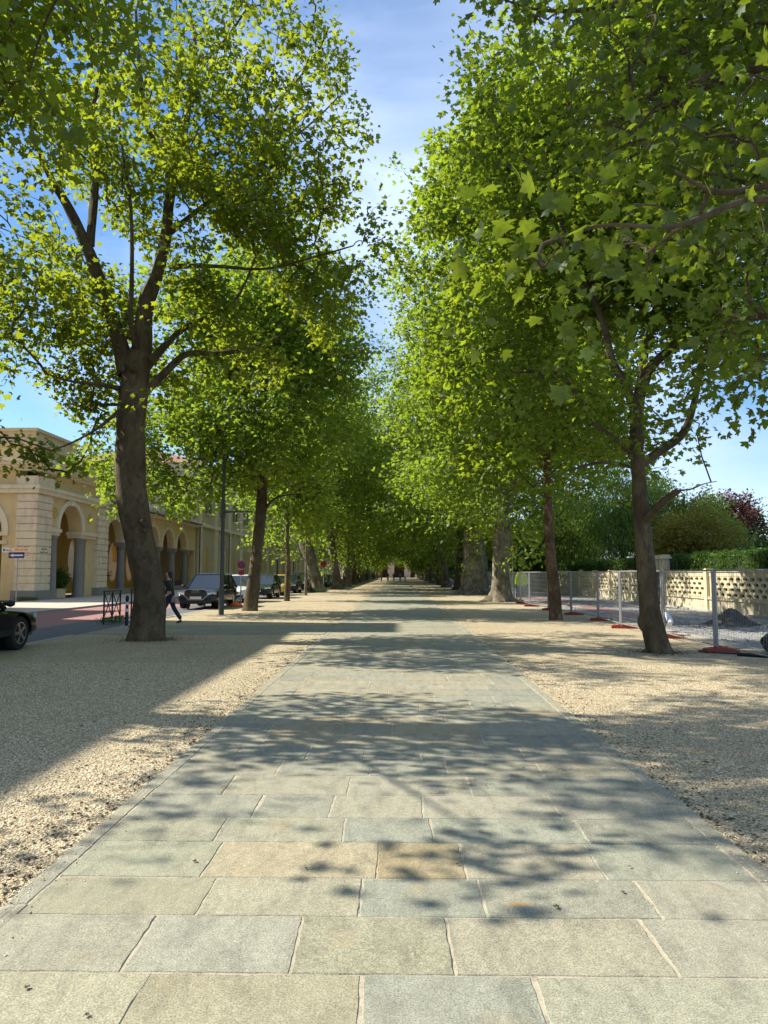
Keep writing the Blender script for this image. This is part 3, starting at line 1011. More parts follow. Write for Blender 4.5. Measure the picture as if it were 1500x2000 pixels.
def sprays(spots, Y, n, s, seed):
    r_ = random.Random(seed); out = []
    for (x, y) in spots:
        for _ in range(n):
            v = P(x, y, Y); out.append((v.x + r_.gauss(0, s), v.y + r_.gauss(0, s * 1.6), v.z + r_.gauss(0, s)))
    return out


exL1 = sprays([(640, 60), (666, 105), (660, 165), (690, 232), (708, 240), (680, 285), (640, 250), (675, 365), (625, 405), (752, 405), (738, 430), (715, 470), (730, 520), (690, 555), (640, 560), (600, 600)], 17.5, 2, .15, 9)
envL1 = [(-6.3, 17.3, 9.2, 5.6, 3.9, 3.9), (-5.8, 16.2, 13.2, 5.3, 4.8, 4.8), (-8.3, 16.4, 6.6, 2.9, 2.7, 2.5), (-3.1, 17.3, 9.0, 3.0, 3.0, 1.7), (-8.7, 16.6, 5.8, 2.5, 2.0, 1.9), (-8.0, 17.2, 5.2, 1.6, 1.5, 1.3)]
limbsL1 = [(a_, [r_ * (1 - (1 - LIMB) * min(1, k_ / 2)) for k_, r_ in enumerate(b_)]) for a_, b_ in limbsL1]
make_tree('plane_tree', 'big plane tree with thick dark trunk forking low, nearest on the left of the path', (bL.x, YL, 0), trunkL1, limbsL1, envL1,
          1200, 30, 0.21, 0.138, 'mid', M['bark_brown'], M['leaf_left'], 3, ROW, flare=0.24, keep=keepL1, extra=exL1, gap=-0.02,
          knots=[(q(282, 1020, 17.12), .11), (q(283, 1035, 17.15), .08), (q(248, 620, 17.2), .12), (q(238, 720, 17.2), .12), (q(262, 720, 17.1), .12), (q(300, 700, 17.2), .13)], nside=20, lump=0.045)

# ---- left tree beside the camera, its trunk out of the frame
envL0 = [(-6.6, 8.5, 8.0, 3.6, 3.3, 3.1), (-6.6, 7.9, 12.2, 4.2, 4.3, 3.6), (-5.6, 5.75, 5.7, 1.1, .6, .6), (-4.5, 4.95, 5.7, .9, .45, .45)]  # unseen upper crown and low clumps, shaped for the shade they cast
tl0 = ([(-6.9, 8.9, -0.1), (-6.9, 8.9, 2.0), (-6.8, 8.9, 4.2), (-6.7, 8.9, 5.6)], [.36, .32, .29, .26])
ll0 = [([(-6.7, 8.9, 5.4), (-6.0, 8.7, 6.9), (-5.3, 8.5, 7.9), (-4.6, 8.2, 8.6)], [.09, .06, .04, .02]),
       ([(-6.7, 8.9, 5.5), (-6.6, 9.0, 8.0), (-6.4, 9.1, 11.0), (-6.3, 9.0, 14.0)], [.2, .16, .1, .04]),
       ([(-6.7, 8.9, 5.5), (-7.8, 9.6, 8.0), (-8.4, 10.2, 10.5)], [.15, .1, .04]),
       ([(-6.7, 8.9, 4.9), (-6.5, 7.4, 5.4), (-6.2, 5.9, 5.8)], [.04, .025, .01])]
make_tree('plane_tree', 'plane tree beside the camera, its leafy boughs hanging in at the top left corner', (-6.9, 8.9, 0), tl0, ll0, envL0,
          900, 32, 0.25, 0.125, 'mid', M['bark_brown'], M['leaf_left'], 8, ROW, gap=-0.1,
          keep=lambda Q: (Q[:, 0] / Q[:, 1] < -0.36 - 0.08 * np.sin(Q[:, 2] * 2)) & (Q[:, 2] > 0.60 * Q[:, 1] + 1.2) | (Q[:, 0] < -0.6 * Q[:, 1]))

# ---- second tree of the left row
Y2 = 31.0
q2 = lambda x, y, Y=Y2: P(x, y, Y)
b2 = G(492, 1192)
t2 = ([Vector((b2.x, Y2, -.1)), q2(496, 1130), q2(505, 1050), q2(512, 960), q2(512, 880), q2(512, 810)], [.30, .27, .25, .22, .20, .18])
l2 = [([q2(512, 820), q2(515, 760), q2(518, 710), q2(500, 670), q2(480, 640)], [.17, .14, .12, .09, .05]),
      ([q2(516, 730), q2(530, 700), q2(535, 640), q2(540, 560), q2(545, 470)], [.10, .09, .08, .06, .04]),
      ([q2(514, 760), q2(508, 690), q2(505, 610), q2(500, 540), q2(515, 480)], [.10, .09, .07, .05, .03]),
      ([q2(508, 1010), q2(525, 985), q2(545, 970), q2(580, 965, 30)], [.08, .065, .05, .03]),
      ([q2(512, 930), q2(490, 905), q2(460, 890), q2(430, 885, 30)], [.08, .07, .05, .03]),
      ([q2(512, 860), q2(570, 800), q2(620, 720), q2(660, 640)], [.09, .07, .05, .03])]
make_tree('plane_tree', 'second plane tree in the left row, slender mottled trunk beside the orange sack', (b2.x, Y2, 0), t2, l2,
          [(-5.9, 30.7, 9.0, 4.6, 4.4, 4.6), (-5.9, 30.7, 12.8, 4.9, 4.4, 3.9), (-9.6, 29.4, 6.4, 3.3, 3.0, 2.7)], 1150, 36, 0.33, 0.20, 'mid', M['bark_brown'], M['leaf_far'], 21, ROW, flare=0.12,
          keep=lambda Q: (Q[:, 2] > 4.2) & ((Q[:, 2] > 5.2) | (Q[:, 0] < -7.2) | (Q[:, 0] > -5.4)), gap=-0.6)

# ---- two slim young trees and the leaning one
b3 = G(560, 1174)
make_tree('plane_tree', 'slim young plane tree with thin straight stem beyond the second tree on the left', (b3.x, b3.y, 0),
          ([(b3.x, b3.y, -.1), (b3.x + .05, b3.y, 2), (b3.x, b3.y, 4), (b3.x + .1, b3.y, 7.5)], [.17, .13, .11, .05]), [], [(b3.x, b3.y, 7.0, 2.8, 2.8, 3.8)],
          260, 24, .36, .26, 'low', M['bark_brown'], M['leaf_far'], 31, ROW, flare=.1, gap=-.6)
b4 = G(597, 1163)
make_tree('plane_tree', 'thin staked sapling of a plane tree in front of the leaning trunk', (b4.x, b4.y, 0),
          ([(b4.x, b4.y, -.1), (b4.x, b4.y, 2), (b4.x, b4.y, 4), (b4.x, b4.y, 6)], [.10, .08, .07, .03]), [], [(b4.x, b4.y, 5.6, 1.9, 1.9, 2.6)],
          120, 22, .34, .24, 'low', M['bark_pale'], M['leaf_far'], 32, ROW, flare=.1, gap=-.5)
b5 = G(622, 1157)
plane_far('plane_tree', 'old plane tree on the left whose pale trunk leans towards the street', (b5.x, b5.y, 0), 23, 7.0, .62, 41, ROW, M['bark_pale'], (-1.6, 0), 4.4, 1000, 34, .26, gap=-.6)

# ---- right row
YR = 14.9
qr = lambda x, y, Y=YR: P(x, y, Y)
br = G(1277, 1270)
tR = ([Vector((br.x, YR, -.1)), qr(1270, 1200), qr(1262, 1110), qr(1255, 1020), qr(1250, 960), qr(1243, 880)], [.235, .195, .178, .168, .160, .14])
lR = [([qr(1243, 890), qr(1245, 820), qr(1250, 770), qr(1270, 720), qr(1310, 680), qr(1350, 640), qr(1400, 560)], [.14, .13, .13, .12, .10, .07, .03]),
      ([qr(1247, 910), qr(1290, 880), qr(1335, 845), qr(1355, 790), qr(1370, 720), qr(1395, 650)], [.10, .09, .085, .07, .05, .03]),
      ([qr(1245, 900), qr(1205, 860), qr(1170, 835), qr(1130, 780), qr(1090, 730), qr(1000, 728, 14.2)], [.075, .065, .055, .045, .035, .02]),
      ([qr(1245, 820), qr(1225, 760), qr(1195, 700), qr(1180, 640), qr(1140, 540), qr(1090, 420), qr(1050, 300)], [.10, .09, .075, .065, .05, .035, .02]),
      ([qr(1248, 780), qr(1262, 680), qr(1290, 560), qr(1300, 420), qr(1280, 280), qr(1260, 150)], [.09, .08, .065, .05, .035, .02]),
      ([qr(1240, 915), qr(1200, 905), qr(1160, 905), qr(1110, 920)], [.04, .035, .03, .015]),
      ([qr(1258, 1020, 14.8), qr(1290, 985, 14.4), qr(1325, 958, 14.2)], [.085, .07, .06]),
      ([qr(1325, 958, 14.2), qr(1350, 955, 14.1), qr(1375, 945, 14.0), qr(1400, 940, 13.9)], [.02, .014, .010, .006])]
make_tree('plane_tree', 'slender plane tree with a low fork, nearest on the right before the fence', (br.x, YR, 0), tR, lR,
          [(5.2, 14.9, 6.9, 3.5, 3.6, 2.7), (4.7, 14.9, 10.2, 3.5, 3.4, 3.4), (4.2, 15.2, 12.6, 2.7, 2.6, 1.9)], 1150, 38, .27, .132, 'mid', M['bark_brown'], M['leaf_near'], 55, ROW, flare=.3,
          gap=-.3, extra=sprays([(945, 120), (965, 160), (1010, 110), (940, 205), (960, 230)], 15.2, 4, .26, 11), keep=lambda Q: (Q[:, 2] > 4.0 + .10 * (Q[:, 0] - 4)) & ~((Q[:, 0] > 6.4) & (Q[:, 2] < 5.4)) & (Q[:, 0] > 1.7 + .12 * np.sin(Q[:, 2] * 2.3)))

# right tree beside the camera: trunk out of frame, big leaves hanging in
qn = lambda x, y, Y: P(x, y, Y)
t0 = ([(5.9, 4.6, -.1), (5.9, 4.6, 1.6), (5.8, 4.6, 3.0), (5.6, 4.6, 4.2)], [.30, .27, .24, .2])
l0 = [([(5.6, 4.6, 4.0), qn(1640, 60, 5.2), qn(1500, 125, 5.4), qn(1390, 165, 5.7), qn(1250, 225, 6.1), qn(1120, 250, 6.5)], [.09, .06, .045, .035, .022, .010]),
      ([(5.6, 4.6, 3.6), qn(1750, 300, 4.2), qn(1500, 362, 4.3), qn(1400, 375, 4.2), qn(1320, 335, 4.1)], [.07, .04, .022, .016, .008]),
      ([(5.8, 4.6, 3.2), qn(1700, 430, 3.9), qn(1480, 390, 3.8), qn(1330, 440, 3.5), qn(1180, 440, 3.3), qn(1080, 470, 3.1)], [.06, .035, .018, .012, .008, .005]),
      ([(5.6, 4.6, 4.1), qn(1600, -120, 5.6), qn(1400, -60, 6.0), qn(1200, 10, 6.2), qn(1060, 20, 6.4), qn(960, -10, 6.4)], [.08, .05, .035, .025, .015, .007]),
      ([(5.7, 4.6, 3.4), qn(1680, 600, 5.0), qn(1450, 620, 5.6), qn(1370, 580, 5.8)], [.05, .035, .02, .012])]
ex = []
rr_ = random.Random(5)


def along(pts, n, sx, sy, Y0, Y1):
    for _ in range(n):
        k = rr_.random() * (len(pts) - 1); i = int(k); f = k - i
        x = pts[i][0] + (pts[i + 1][0] - pts[i][0]) * f + rr_.gauss(0, sx)
        y = pts[i][1] + (pts[i + 1][1] - pts[i][1]) * f + rr_.gauss(0, sy)
        ex.append(tuple(P(x, y, rr_.uniform(Y0, Y1))))


along([(1560, 40), (1400, 110), (1280, 190), (1160, 250)], 96, 45, 62, 5.2, 7.2)
along([(1560, 0), (1350, -10), (1230, 20)], 90, 50, 55, 5.4, 7.5)
along([(1080, -20), (940, -10)], 7, 20, 14, 6.0, 6.8)
along([(1090, 20), (1020, 60)], 8, 14, 20, 5.8, 6.6)
along([(1560, 330), (1400, 370), (1270, 380)], 34, 40, 75, 4.4, 6.4)
along([(1540, 450), (1330, 470), (1180, 480)], 20, 35, 50, 3.8, 5.6)
along([(1100, 480), (1030, 510)], 5, 16, 18, 2.9, 3.4)
along([(1560, 600), (1420, 640)], 22, 45, 60, 4.8, 6.8)
along([(1500, 720), (1470, 800)], 8, 36, 30, 5.2, 6.4)
along([(1560, 250), (1420, 260)], 26, 55, 60, 4.4, 6.4)
make_tree('plane_tree', 'plane tree whose large close leaves hang in from the top right', (5.9, 4.6, 0), t0, l0,
          [(6.4, 4.2, 6.2, 2.8, 2.8, 2.4)], 150, 17, .21, .082, 'fine', M['bark_brown'], M['leaf_close'], 71, ROW, gap=-.6, extra=ex, droop=.6)

b = G(1085, 1211)
tq = lambda x, y: P(x, y, b.y)
make_tree('plane_tree', 'plane tree with reddish flaking trunk, second on the right beside the fence', (b.x, b.y, 0),
          ([Vector((b.x, b.y, -.1)), tq(1082, 1150), tq(1076, 1090), tq(1072, 1030), tq(1070, 960), tq(1068, 880)], [.22, .20, .175, .16, .15, .12]),
          [([tq(1068, 890), tq(1040, 800), tq(1000, 690), tq(960, 560), tq(930, 430)], [.10, .09, .07, .05, .03]),
           ([tq(1068, 890), tq(1100, 780), tq(1110, 640), tq(1090, 480), tq(1040, 330)], [.10, .09, .07, .05, .03])],
          [(4.9, 24.9, 8.2, 3.9, 4.2, 4.2), (4.3, 24.9, 13.8, 3.7, 4.0, 4.6), (3.9, 24.9, 17.2, 2.2, 2.4, 2.2)], 1000, 38, .32, .19, 'mid', M['bark_red'], M['leaf_near'], 57, ROW, flare=.2, gap=-.9,
          extra=sprays([(876, 285), (888, 310), (905, 330), (915, 300), (850, 385), (835, 410)], 25.5, 3, .26, 12), keep=lambda Q: Q[:, 2] > 4.0 + .35 * np.maximum(0, 4.9 - Q[:, 0]))
b = G(977, 1175)
plane_far('plane_tree', 'old plane tree on the right with pale flaking trunk and spreading roots', (b.x, b.y, 0), 24, 6.6, .58, 61, ROW, M['bark_pale'], (.2, 0), 3.6, 1450, 34, .23, flare=.75, nside=22, kind='mid', spread=.42, gap=-.6)
b = G(928, 1161)
plane_far('plane_tree', 'massive plane tree on the right with the broadest flaking trunk of the avenue', (b.x, b.y, 0), 24, 7.0, 1.08, 62, ROW, M['bark_pale'], (0, 0), 3.5, 1250, 36, .26, flare=.6, nside=24, gap=-.6)
b = G(897, 1152)
plane_far('plane_tree', 'dark trunked plane tree standing just beyond the massive one on the right', (b.x, b.y, 0), 23.5, 7.0, .55, 63, ROW, M['bark_brown'], (.3, 0), 3.4, 950, 34, .29, flare=.5, gap=-.6)

# ---- prototypes repeated down the avenue
protos = []
for k, (bk, tr_, lean) in enumerate((('bark_pale', .50, (-.7, 0)), ('bark_brown', .42, (.2, 0)), ('bark_pale', .60, (.5, 0)))):
    protos.append((bk, tr_, lean))
DIST = 'distant plane trees closing the avenue'
Lp = [(660, 1151, 0), (676, 1146, 2), (691, 1142, 1)]
lab_l = ['upright pale trunked plane tree just beyond the leaning one', 'left row plane tree whose pale trunk kinks and forks low', 'left row plane tree with sunlit foot, beyond the kinked pale trunk']
Rp = [(872, 1147, 0), (858, 1142.5, 1), (846, 1139.5, 2)]
lab_r = ['pale trunked plane tree leaning to the path, beyond the dark trunk on the right', 'right row plane tree with pale upright trunk, just beyond the leaning pale one', 'right row plane tree with dark narrow trunk, third beyond the dark one']
made = {}


def put(k, x, y, label, group, rz, s):
    if k not in made:
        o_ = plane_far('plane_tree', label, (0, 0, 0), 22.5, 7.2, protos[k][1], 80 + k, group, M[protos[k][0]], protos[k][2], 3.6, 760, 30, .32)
        made[k] = o_
    else:
        o_ = copy_tree(made[k])
    o_.location = (x, y, 0); o_.rotation_euler = (0, 0, rz); o_.scale = (s, s, s)
    tag(o_, label, 'tree', group)
    return o_


rp = random.Random(77)
for (px, py, k), lb_ in zip(Lp, lab_l):
    g_ = G(px, py); put(k, g_.x, g_.y, lb_, ROW, 0, rp.uniform(.95, 1.05))
for (px, py, k), lb_ in zip(Rp, lab_r):
    g_ = G(px, py); put(k, g_.x, g_.y, lb_, ROW, 3.0 if k != 0 else 0, rp.uniform(.95, 1.05))
i = 0
for y in (112, 122, 133, 145, 157, 170, 184, 198, 213, 229, 246):
    put(i % 3, -6.6 + rp.uniform(-.3, .3), y + rp.uniform(-1, 1), 'distant plane tree in the far part of the left row', DIST + ' on the left', rp.uniform(0, 6), rp.uniform(.92, 1.08)); i += 1
for y in (116, 127, 138, 149, 161, 174, 188, 203, 219, 236, 250):
    put(i % 3, 6.4 + rp.uniform(-.3, .3), y + rp.uniform(-1, 1), 'distant plane tree in the far part of the right row', DIST + ' on the right', rp.uniform(0, 6), rp.uniform(.92, 1.08)); i += 1

# ================================================================== BUILDINGS
def arch_wall(mb, fmap, u0, u1, z0, z1, arches, th=0.5, n=14):
    """wall u0..u1 x z0..z1 with arched openings (uc, r, zspring, zbase); fmap(u, d, z) -> world, d = depth into the wall"""
    arches = sorted(arches)
    cur = u0
    def quad(pts): mb.add([fmap(*p) for p in pts], [(0, 1, 2, 3)])
    def block(a, b_, c, d_):
        if b_ - a < 1e-4 or d_ - c < 1e-4: return
        for d in (0, th):
            quad([(a, d, c), (b_, d, c), (b_, d, d_), (a, d, d_)])
    for (uc, r, zs, zb) in arches:
        block(cur, uc - r, z0, z1)
        if zb > z0: block(uc - r, uc + r, z0, zb); quad([(uc - r, 0, zb), (uc + r, 0, zb), (uc + r, th, zb), (uc - r, th, zb)])
        pts = [(uc - r * math.cos(math.pi * k / n), zs + r * math.sin(math.pi * k / n)) for k in range(n + 1)]
        for k in range(n):
            (a, za), (c, zc) = pts[k], pts[k + 1]
            for d in (0, th):
                quad([(a, d, za), (c, d, zc), (c, d, z1), (a, d, z1)])
            quad([(a, 0, za), (a, th, za), (c, th, zc), (c, 0, zc)])
        for s in (-1, 1):
            quad([(uc + s * r, 0, zb), (uc + s * r, th, zb), (uc + s * r, th, zs), (uc + s * r, 0, zs)])
        cur = uc + r
    block(cur, u1, z0, z1)
    for u in (u0, u1): quad([(u, 0, z0), (u, th, z0), (u, th, z1), (u, 0, z1)])
    quad([(u0, 0, z1), (u1, 0, z1), (u1, th, z1), (u0, th, z1)])


def archivolt(mb, fmap, uc, r, zs, w=0.32, out=0.06, n=16):
    ring = []
    for k in range(n + 1):
        a = math.pi * k / n
        ring.append((math.cos(a), math.sin(a)))
    for k in range(n):
        for (r0, r1, d0, d1) in ((r - .002, r + w, -out, -out), (r + w, r + w, -out, 0.0), (r - .002, r - .002, -out, 0.01)):
            p = [(uc - ring[k][0] * r0, d0, zs + ring[k][1] * r0), (uc - ring[k + 1][0] * r0, d0, zs + ring[k + 1][1] * r0),
                 (uc - ring[k + 1][0] * r1, d1, zs + ring[k + 1][1] * r1), (uc - ring[k][0] * r1, d1, zs + ring[k][1] * r1)]
            mb.add([fmap(*v) for v in p], [(0, 1, 2, 3)])
    for k in (0, 1): pass


XF = -20.9
fx = lambda u, d, z: (XF - d, u, z)              # facade facing the avenue
YF = 41.0
fy = lambda u, d, z: (u, YF + d, z)              # facade facing the camera


def fbox(mb, f, u0, u1, out, z0, z1, back=0.0):
    """box standing proud of a facade by out"""
    vs = [f(u0, back, z0), f(u1, back, z0), f(u1, -out, z0), f(u0, -out, z0), f(u0, back, z1), f(u1, back, z1), f(u1, -out, z1), f(u0, -out, z1)]
    mb.add(vs, [(0, 3, 2, 1), (4, 5, 6, 7), (0, 1, 5, 4), (1, 2, 6, 5), (2, 3, 7, 6), (3, 0, 4, 7)])


# ---- corner pavilion
M['attic'] = plaster('pale ochre render', (0.62, 0.50, 0.30), (0.3, 0.25, 0.16), 0.45)
pav = thing('arcade_pavilion', 'ochre corner pavilion with cream rusticated piers and a wide arch on grey columns', 'pavilion', (-22, 45, 0))
b = MB()
arch_wall(b, fx, 42.7, 49.4, 4.33, 8.0, [(45.5, 1.62, 4.35, 4.33)], 0.9, 20)
b.box(XF - .9, XF - .12, 48.1, 49.4, .06, 4.33)
arch_wall(b, fy, -36.0, -21.95, 0.06, 8.0, [(-24.75, 1.95, 4.0, 0.06), (-31, 1.95, 4.0, 0.06)], 0.9, 20)
b.build('wall', M['ochre'], pav)
b = MB()   # inner walls, ceiling
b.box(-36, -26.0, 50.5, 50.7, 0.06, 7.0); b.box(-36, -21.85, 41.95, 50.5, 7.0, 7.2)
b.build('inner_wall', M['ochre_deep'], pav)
b = MB()   # rusticated corner pier and far pier
def rusticated(mb, x0, x1, y0, y1, z0, z1, step=0.43, groove=.07):
    z = z0
    while z < z1 - 0.05:
        zt = min(z + step - 0.05, z1)
        mb.box(x0, x1, y0, y1, z, zt)
        z += step
    mb.box(x0 + .01, x1 - groove, y0 + groove, y1 - .07, z0, z1)
rusticated(b, -21.95, -20.75, 40.85, 42.7, .62, 6.25)
b.build('corner_pier', M['cream'], pav)
b = MB(); rusticated(b, -21.9, -20.75, 49.4, 51.2, .62, 6.25); b.build('far_pier', M['cream'], pav)
b = MB(); b.box(-22.05, -20.62, 40.72, 42.82, .06, .62); b.build('plinth', M['granite'], pav)
b = MB(); b.box(-22.0, -20.62, 49.3, 51.3, .06, .62); b.build('plinth', M['granite'], pav)
b = MB()   # mouldings
for (o_, z0, z1) in ((.10, 6.25, 6.5), (.20, 6.5, 6.68), (.14, 6.68, 6.74)):
    b.box(-36, -20.75 + o_, 40.85 - o_, 41.1, z0, z1)
    b.box(-21.2, -20.75 + o_, 41.1, 51.2 + o_ * .5, z0, z1)
b.box(-22.0, -20.72, 40.82, 42.75, 6.74, 7.25); b.box(-21.9, -20.72, 49.35, 51.22, 6.74, 7.25)
b.build('string_course', M['cream_pale'], pav)
b = MB()
for (o_, z0, z1) in ((.12, 7.55, 7.7), (.35, 7.7, 7.86), (.62, 7.86, 8.02), (.72, 8.02, 8.16)):
    b.box(-36, -20.75 + o_, 40.85 - o_, 41.1, z0, z1)
    b.box(-21.2, -20.75 + o_, 41.1, 51.2 + o_, z0, z1)
b.build('cornice', M['cream_pale'], pav)
b = MB()
b.box(-36, -20.1, 40.2, 51.9, 8.16, 8.22)
b.box(-35, -21.4, 41.6, 51.0, 8.22, 9.1)
b.box(-35.2, -21.2, 41.4, 51.2, 9.1, 9.3)
b.box(-27.0, -21.6, 42.0, 47.5, 9.3, 10.1); b.box(-27.2, -21.45, 41.85, 47.7, 10.1, 10.28)
b.build('attic', M['attic'], pav)
b = MB(); archivolt(b, fx, 45.5, 1.62, 4.35, .32, .09); fbox(b, fx, 45.27, 45.73, .16, 5.9, 6.24); b.build('archivolt', M['cream_pale'], pav)
b = MB(); archivolt(b, fy, -24.75, 1.95, 4.0, .38, .09); fbox(b, fy, -25, -24.5, .16, 5.92, 6.24); b.build('archivolt', M['cream_pale'], pav)
b = MB(); archivolt(b, fy, -31, 1.95, 4.0, .38, .09); b.build('archivolt', M['cream_pale'], pav)
for u in (43.6, 47.1):
    b = MB()
    fbox(b, fx, (42.72 if u < 45 else 46.9), (44.1 if u < 45 else 49.38), .12, 4.12, 4.335, .95); fbox(b, fx, (42.72 if u < 45 else 47.0), (44.0 if u < 45 else 49.37), .04, 3.92, 4.12, .9)
    b.build('impost', M['cream'], pav)
for u in (-22.8, -26.7):
    b = MB()
    fbox(b, fy, u - .36, u + .36, .12, 3.78, 4.0, .95); fbox(b, fy, u - .3, u + .3, .06, 3.3, 3.5, .92)
    b.build('impost', M['cream'], pav)
for u in (43.6, 47.42):
    b = MB(); b.lathe((XF - .26, u, .06), [(.38, 0), (.38, .2), (.33, .28), (.32, 1.4), (.27, 3.5), (.28, 3.6), (.36, 3.72), (.36, 3.86)], 20)
    b.build('column', M['granite'], pav, True)
for u in (43.3, 48.3):
    b = MB(); n = 18
    for k in range(n):
        a0, a1 = 2 * math.pi * k / n, 2 * math.pi * (k + 1) / n
        b.add([fx(u, -.02, 5.3), fx(u + .36 * math.cos(a0), -.02, 5.3 + .36 * math.sin(a0)), fx(u + .36 * math.cos(a1), -.02, 5.3 + .36 * math.sin(a1))], [(0, 1, 2)])
    b.build('medallion', M['ochre_deep'], pav)
# faded stencilled notices on the corner pier (unreadable at this distance)
b = MB(); rn = random.Random(3)
def scribble(u0, z, w, h, n, f):
    for k in range(n):
        u = u0 + w * k / n
        fbox(b, f, u, u + w / n * .35, .153, z, z + h * rn.uniform(.75, 1))
        if rn.random() < .7: fbox(b, f, u + w / n * .35, u + w / n * .75, .153, z + rn.choice([0, h * .4, h * .8]), z + h * .15 + rn.choice([0.0, h * .4, h * .8]))
scribble(-21.72, 3.02, .62, .13, 8, fy); scribble(-21.75, 2.80, .66, .13, 7, fy); scribble(-21.78, 2.62, .7, .06, 10, fy)
scribble(41.55, 2.98, .6, .12, 5, fx); scribble(41.4, 2.78, .9, .10, 7, fx)
b.build('stencilled_notice', M['darkink'], pav)

# ---- low arcade with tiled roof
arc = thing('arcade', 'low ochre arcade on grey columns under a dark tiled roof, running back from the pavilion', 'arcade', (-22, 62, 0))
ACS = [53.35 + 4.18 * k - 1.0 for k in range(6)]
b = MB()
arch_wall(b, lambda u, d, z: (XF - .1 - d, u, z), 51.2, 74.4, 3.95, 6.35, [(a, 1.68, 3.96, 3.95) for a in [52.95 + 4.18 * k for k in range(5)]], .6, 16)
b.box(-21.6, -21.0, 74.0, 74.4, .06, 3.95)
b.build('wall', M['ochre'], arc)
for k in range(5):
    b = MB()
    archivolt(b, lambda u, d, z: (XF - .1 - d, u, z), 52.95 + 4.18 * k, 1.68, 3.96, .26, .07)
    fbox(b, lambda u, d, z: (XF - .1 - d, u, z), 52.95 + 4.18 * k - .14, 52.95 + 4.18 * k + .14, .13, 5.62, 6.3)
    b.build('archivolt', M['cream_pale'], arc)
b = MB()
b.box(-21.3, -20.7, 51.3, 74.4, 6.35, 6.47); b.box(-21.3, -20.5, 51.3, 74.4, 6.47, 6.6)
b.build('moulding', M['cream_pale'], arc)
for k in range(6):
    u = 52.95 + 4.18 * k + 2.09 if k < 5 else 51.45
    b = MB(); b.lathe((XF - .4, u, .06), [(.40, 0), (.40, .15), (.31, .25), (.30, 1.5), (.26, 3.4), (.36, 3.5), (.38, 3.62)], 16)
    b.box(XF - .82, XF - .02, u - .42, u + .42, 3.68, 3.95)
    b.build('column', M['granite'], arc, True)
b = MB()
b.add([(-20.3, 51.25, 6.6), (-20.3, 74.6, 6.6), (-25.5, 74.6, 8.1), (-25.5, 51.25, 8.1)], [(0, 1, 2, 3)])
b.add([(-20.3, 51.25, 6.6), (-25.5, 51.25, 8.1), (-25.5, 51.25, 6.6)], [(0, 1, 2)])
b.add([(-25.5, 51.25, 8.1), (-25.5, 74.6, 8.1), (-31, 74.6, 6.6), (-31, 51.25, 6.6)], [(0, 1, 2, 3)])
for k in range(58):
    y = 51.35 + .4 * k
    b.tube([(-20.25, y, 6.64), (-25.5, y, 8.15)], .08, 6)
b.build('roof', M['rooftile'], arc)
b = MB()   # back wall with tall oval openings
def oval_wall(mb, X, y0, y1, z0, z1, ovals, n=20):
    cur = y0
    def q_(a, c, d, e): mb.add([(X, a, d), (X, c, d), (X, c, e), (X, a, e)], [(0, 1, 2, 3)])
    for (yc, zc, ry, rz) in ovals:
        q_(cur, yc - ry, z0, z1)
        up = [(yc - ry * math.cos(math.pi * k / n), zc + rz * math.sin(math.pi * k / n)) for k in range(n + 1)]
        for k in range(n):
            (a, za), (c, zc_) = up[k], up[k + 1]
            mb.add([(X, a, za), (X, c, zc_), (X, c, z1), (X, a, z1)], [(0, 1, 2, 3)])
            mb.add([(X, a, 2 * zc - za), (X, c, 2 * zc - zc_), (X, c, z0), (X, a, z0)], [(0, 1, 2, 3)])
            mb.add([(X, a, za), (X, c, zc_), (X - .4, c, zc_), (X - .4, a, za)], [(0, 1, 2, 3)])
        cur = yc + ry
    q_(cur, y1, z0, z1)
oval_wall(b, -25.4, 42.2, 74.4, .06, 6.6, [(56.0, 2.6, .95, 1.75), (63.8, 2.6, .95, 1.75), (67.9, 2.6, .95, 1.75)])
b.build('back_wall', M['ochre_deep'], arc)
b = MB(); b.box(-20.9, -20.55, 51.3, 74.4, 0.06, 0.45); b.build('step', M['granite'], arc)

# ---- long tall palazzo
pal = thing('palazzo', 'long greige palazzo with pilasters, niches and grey shutters behind the parked cars', 'building', (-24, 120, 0))
Y0p, Y1p, HP = 74.6, 235.0, 13.2
fp = lambda u, d, z: (-20.9 - d, u, z)
b = MB()
b.box(-36, -20.9, Y0p, Y1p, -.1, HP)
b.build('wall', M['greige'], pal)
b = MB(); b.box(-36, -20.78, Y0p - .1, Y1p, 0, .9); b.build('plinth', M['granite'], pal)
b = MB()
for (o_, z0, z1) in ((.15, HP - .8, HP - .55), (.35, HP - .55, HP - .3), (.65, HP - .3, HP)):
    b.box(-36, -20.9 + o_, Y0p - .05 - o_ * .3, Y1p, z0, z1)
b.box(-36, -20.68, Y0p - .08, Y1p, 6.6, 6.95)
b.build('cornice', M['cream_pale'], pal)
b = MB()
b.add([(-20.1, Y0p - .6, HP), (-20.1, Y1p, HP), (-28.5, Y1p, HP + 2.6), (-28.5, Y0p + 5, HP + 2.6)], [(0, 1, 2, 3)])
b.add([(-20.1, Y0p - .6, HP), (-28.5, Y0p + 5, HP + 2.6), (-37, Y0p - .6, HP)], [(0, 1, 2)])
b.add([(-28.5, Y0p + 5, HP + 2.6), (-28.5, Y1p, HP + 2.6), (-37, Y1p, HP), (-37, Y0p - .6, HP)], [(0, 1, 2, 3)])
b.build('roof', M['terracotta'], pal)
b = MB(); u = Y0p + .9
while u < Y1p:
    b = MB(); rusticated(b, -21.0, -20.72, u - .7, u + .7, .9, 6.6, .5); b.box(-21.0, -20.76, u - .6, u + .6, 6.6, HP - .8); u += 6.6
    b.build('pilaster', M['cream'], pal)
k = 0; u = Y0p + 4.2
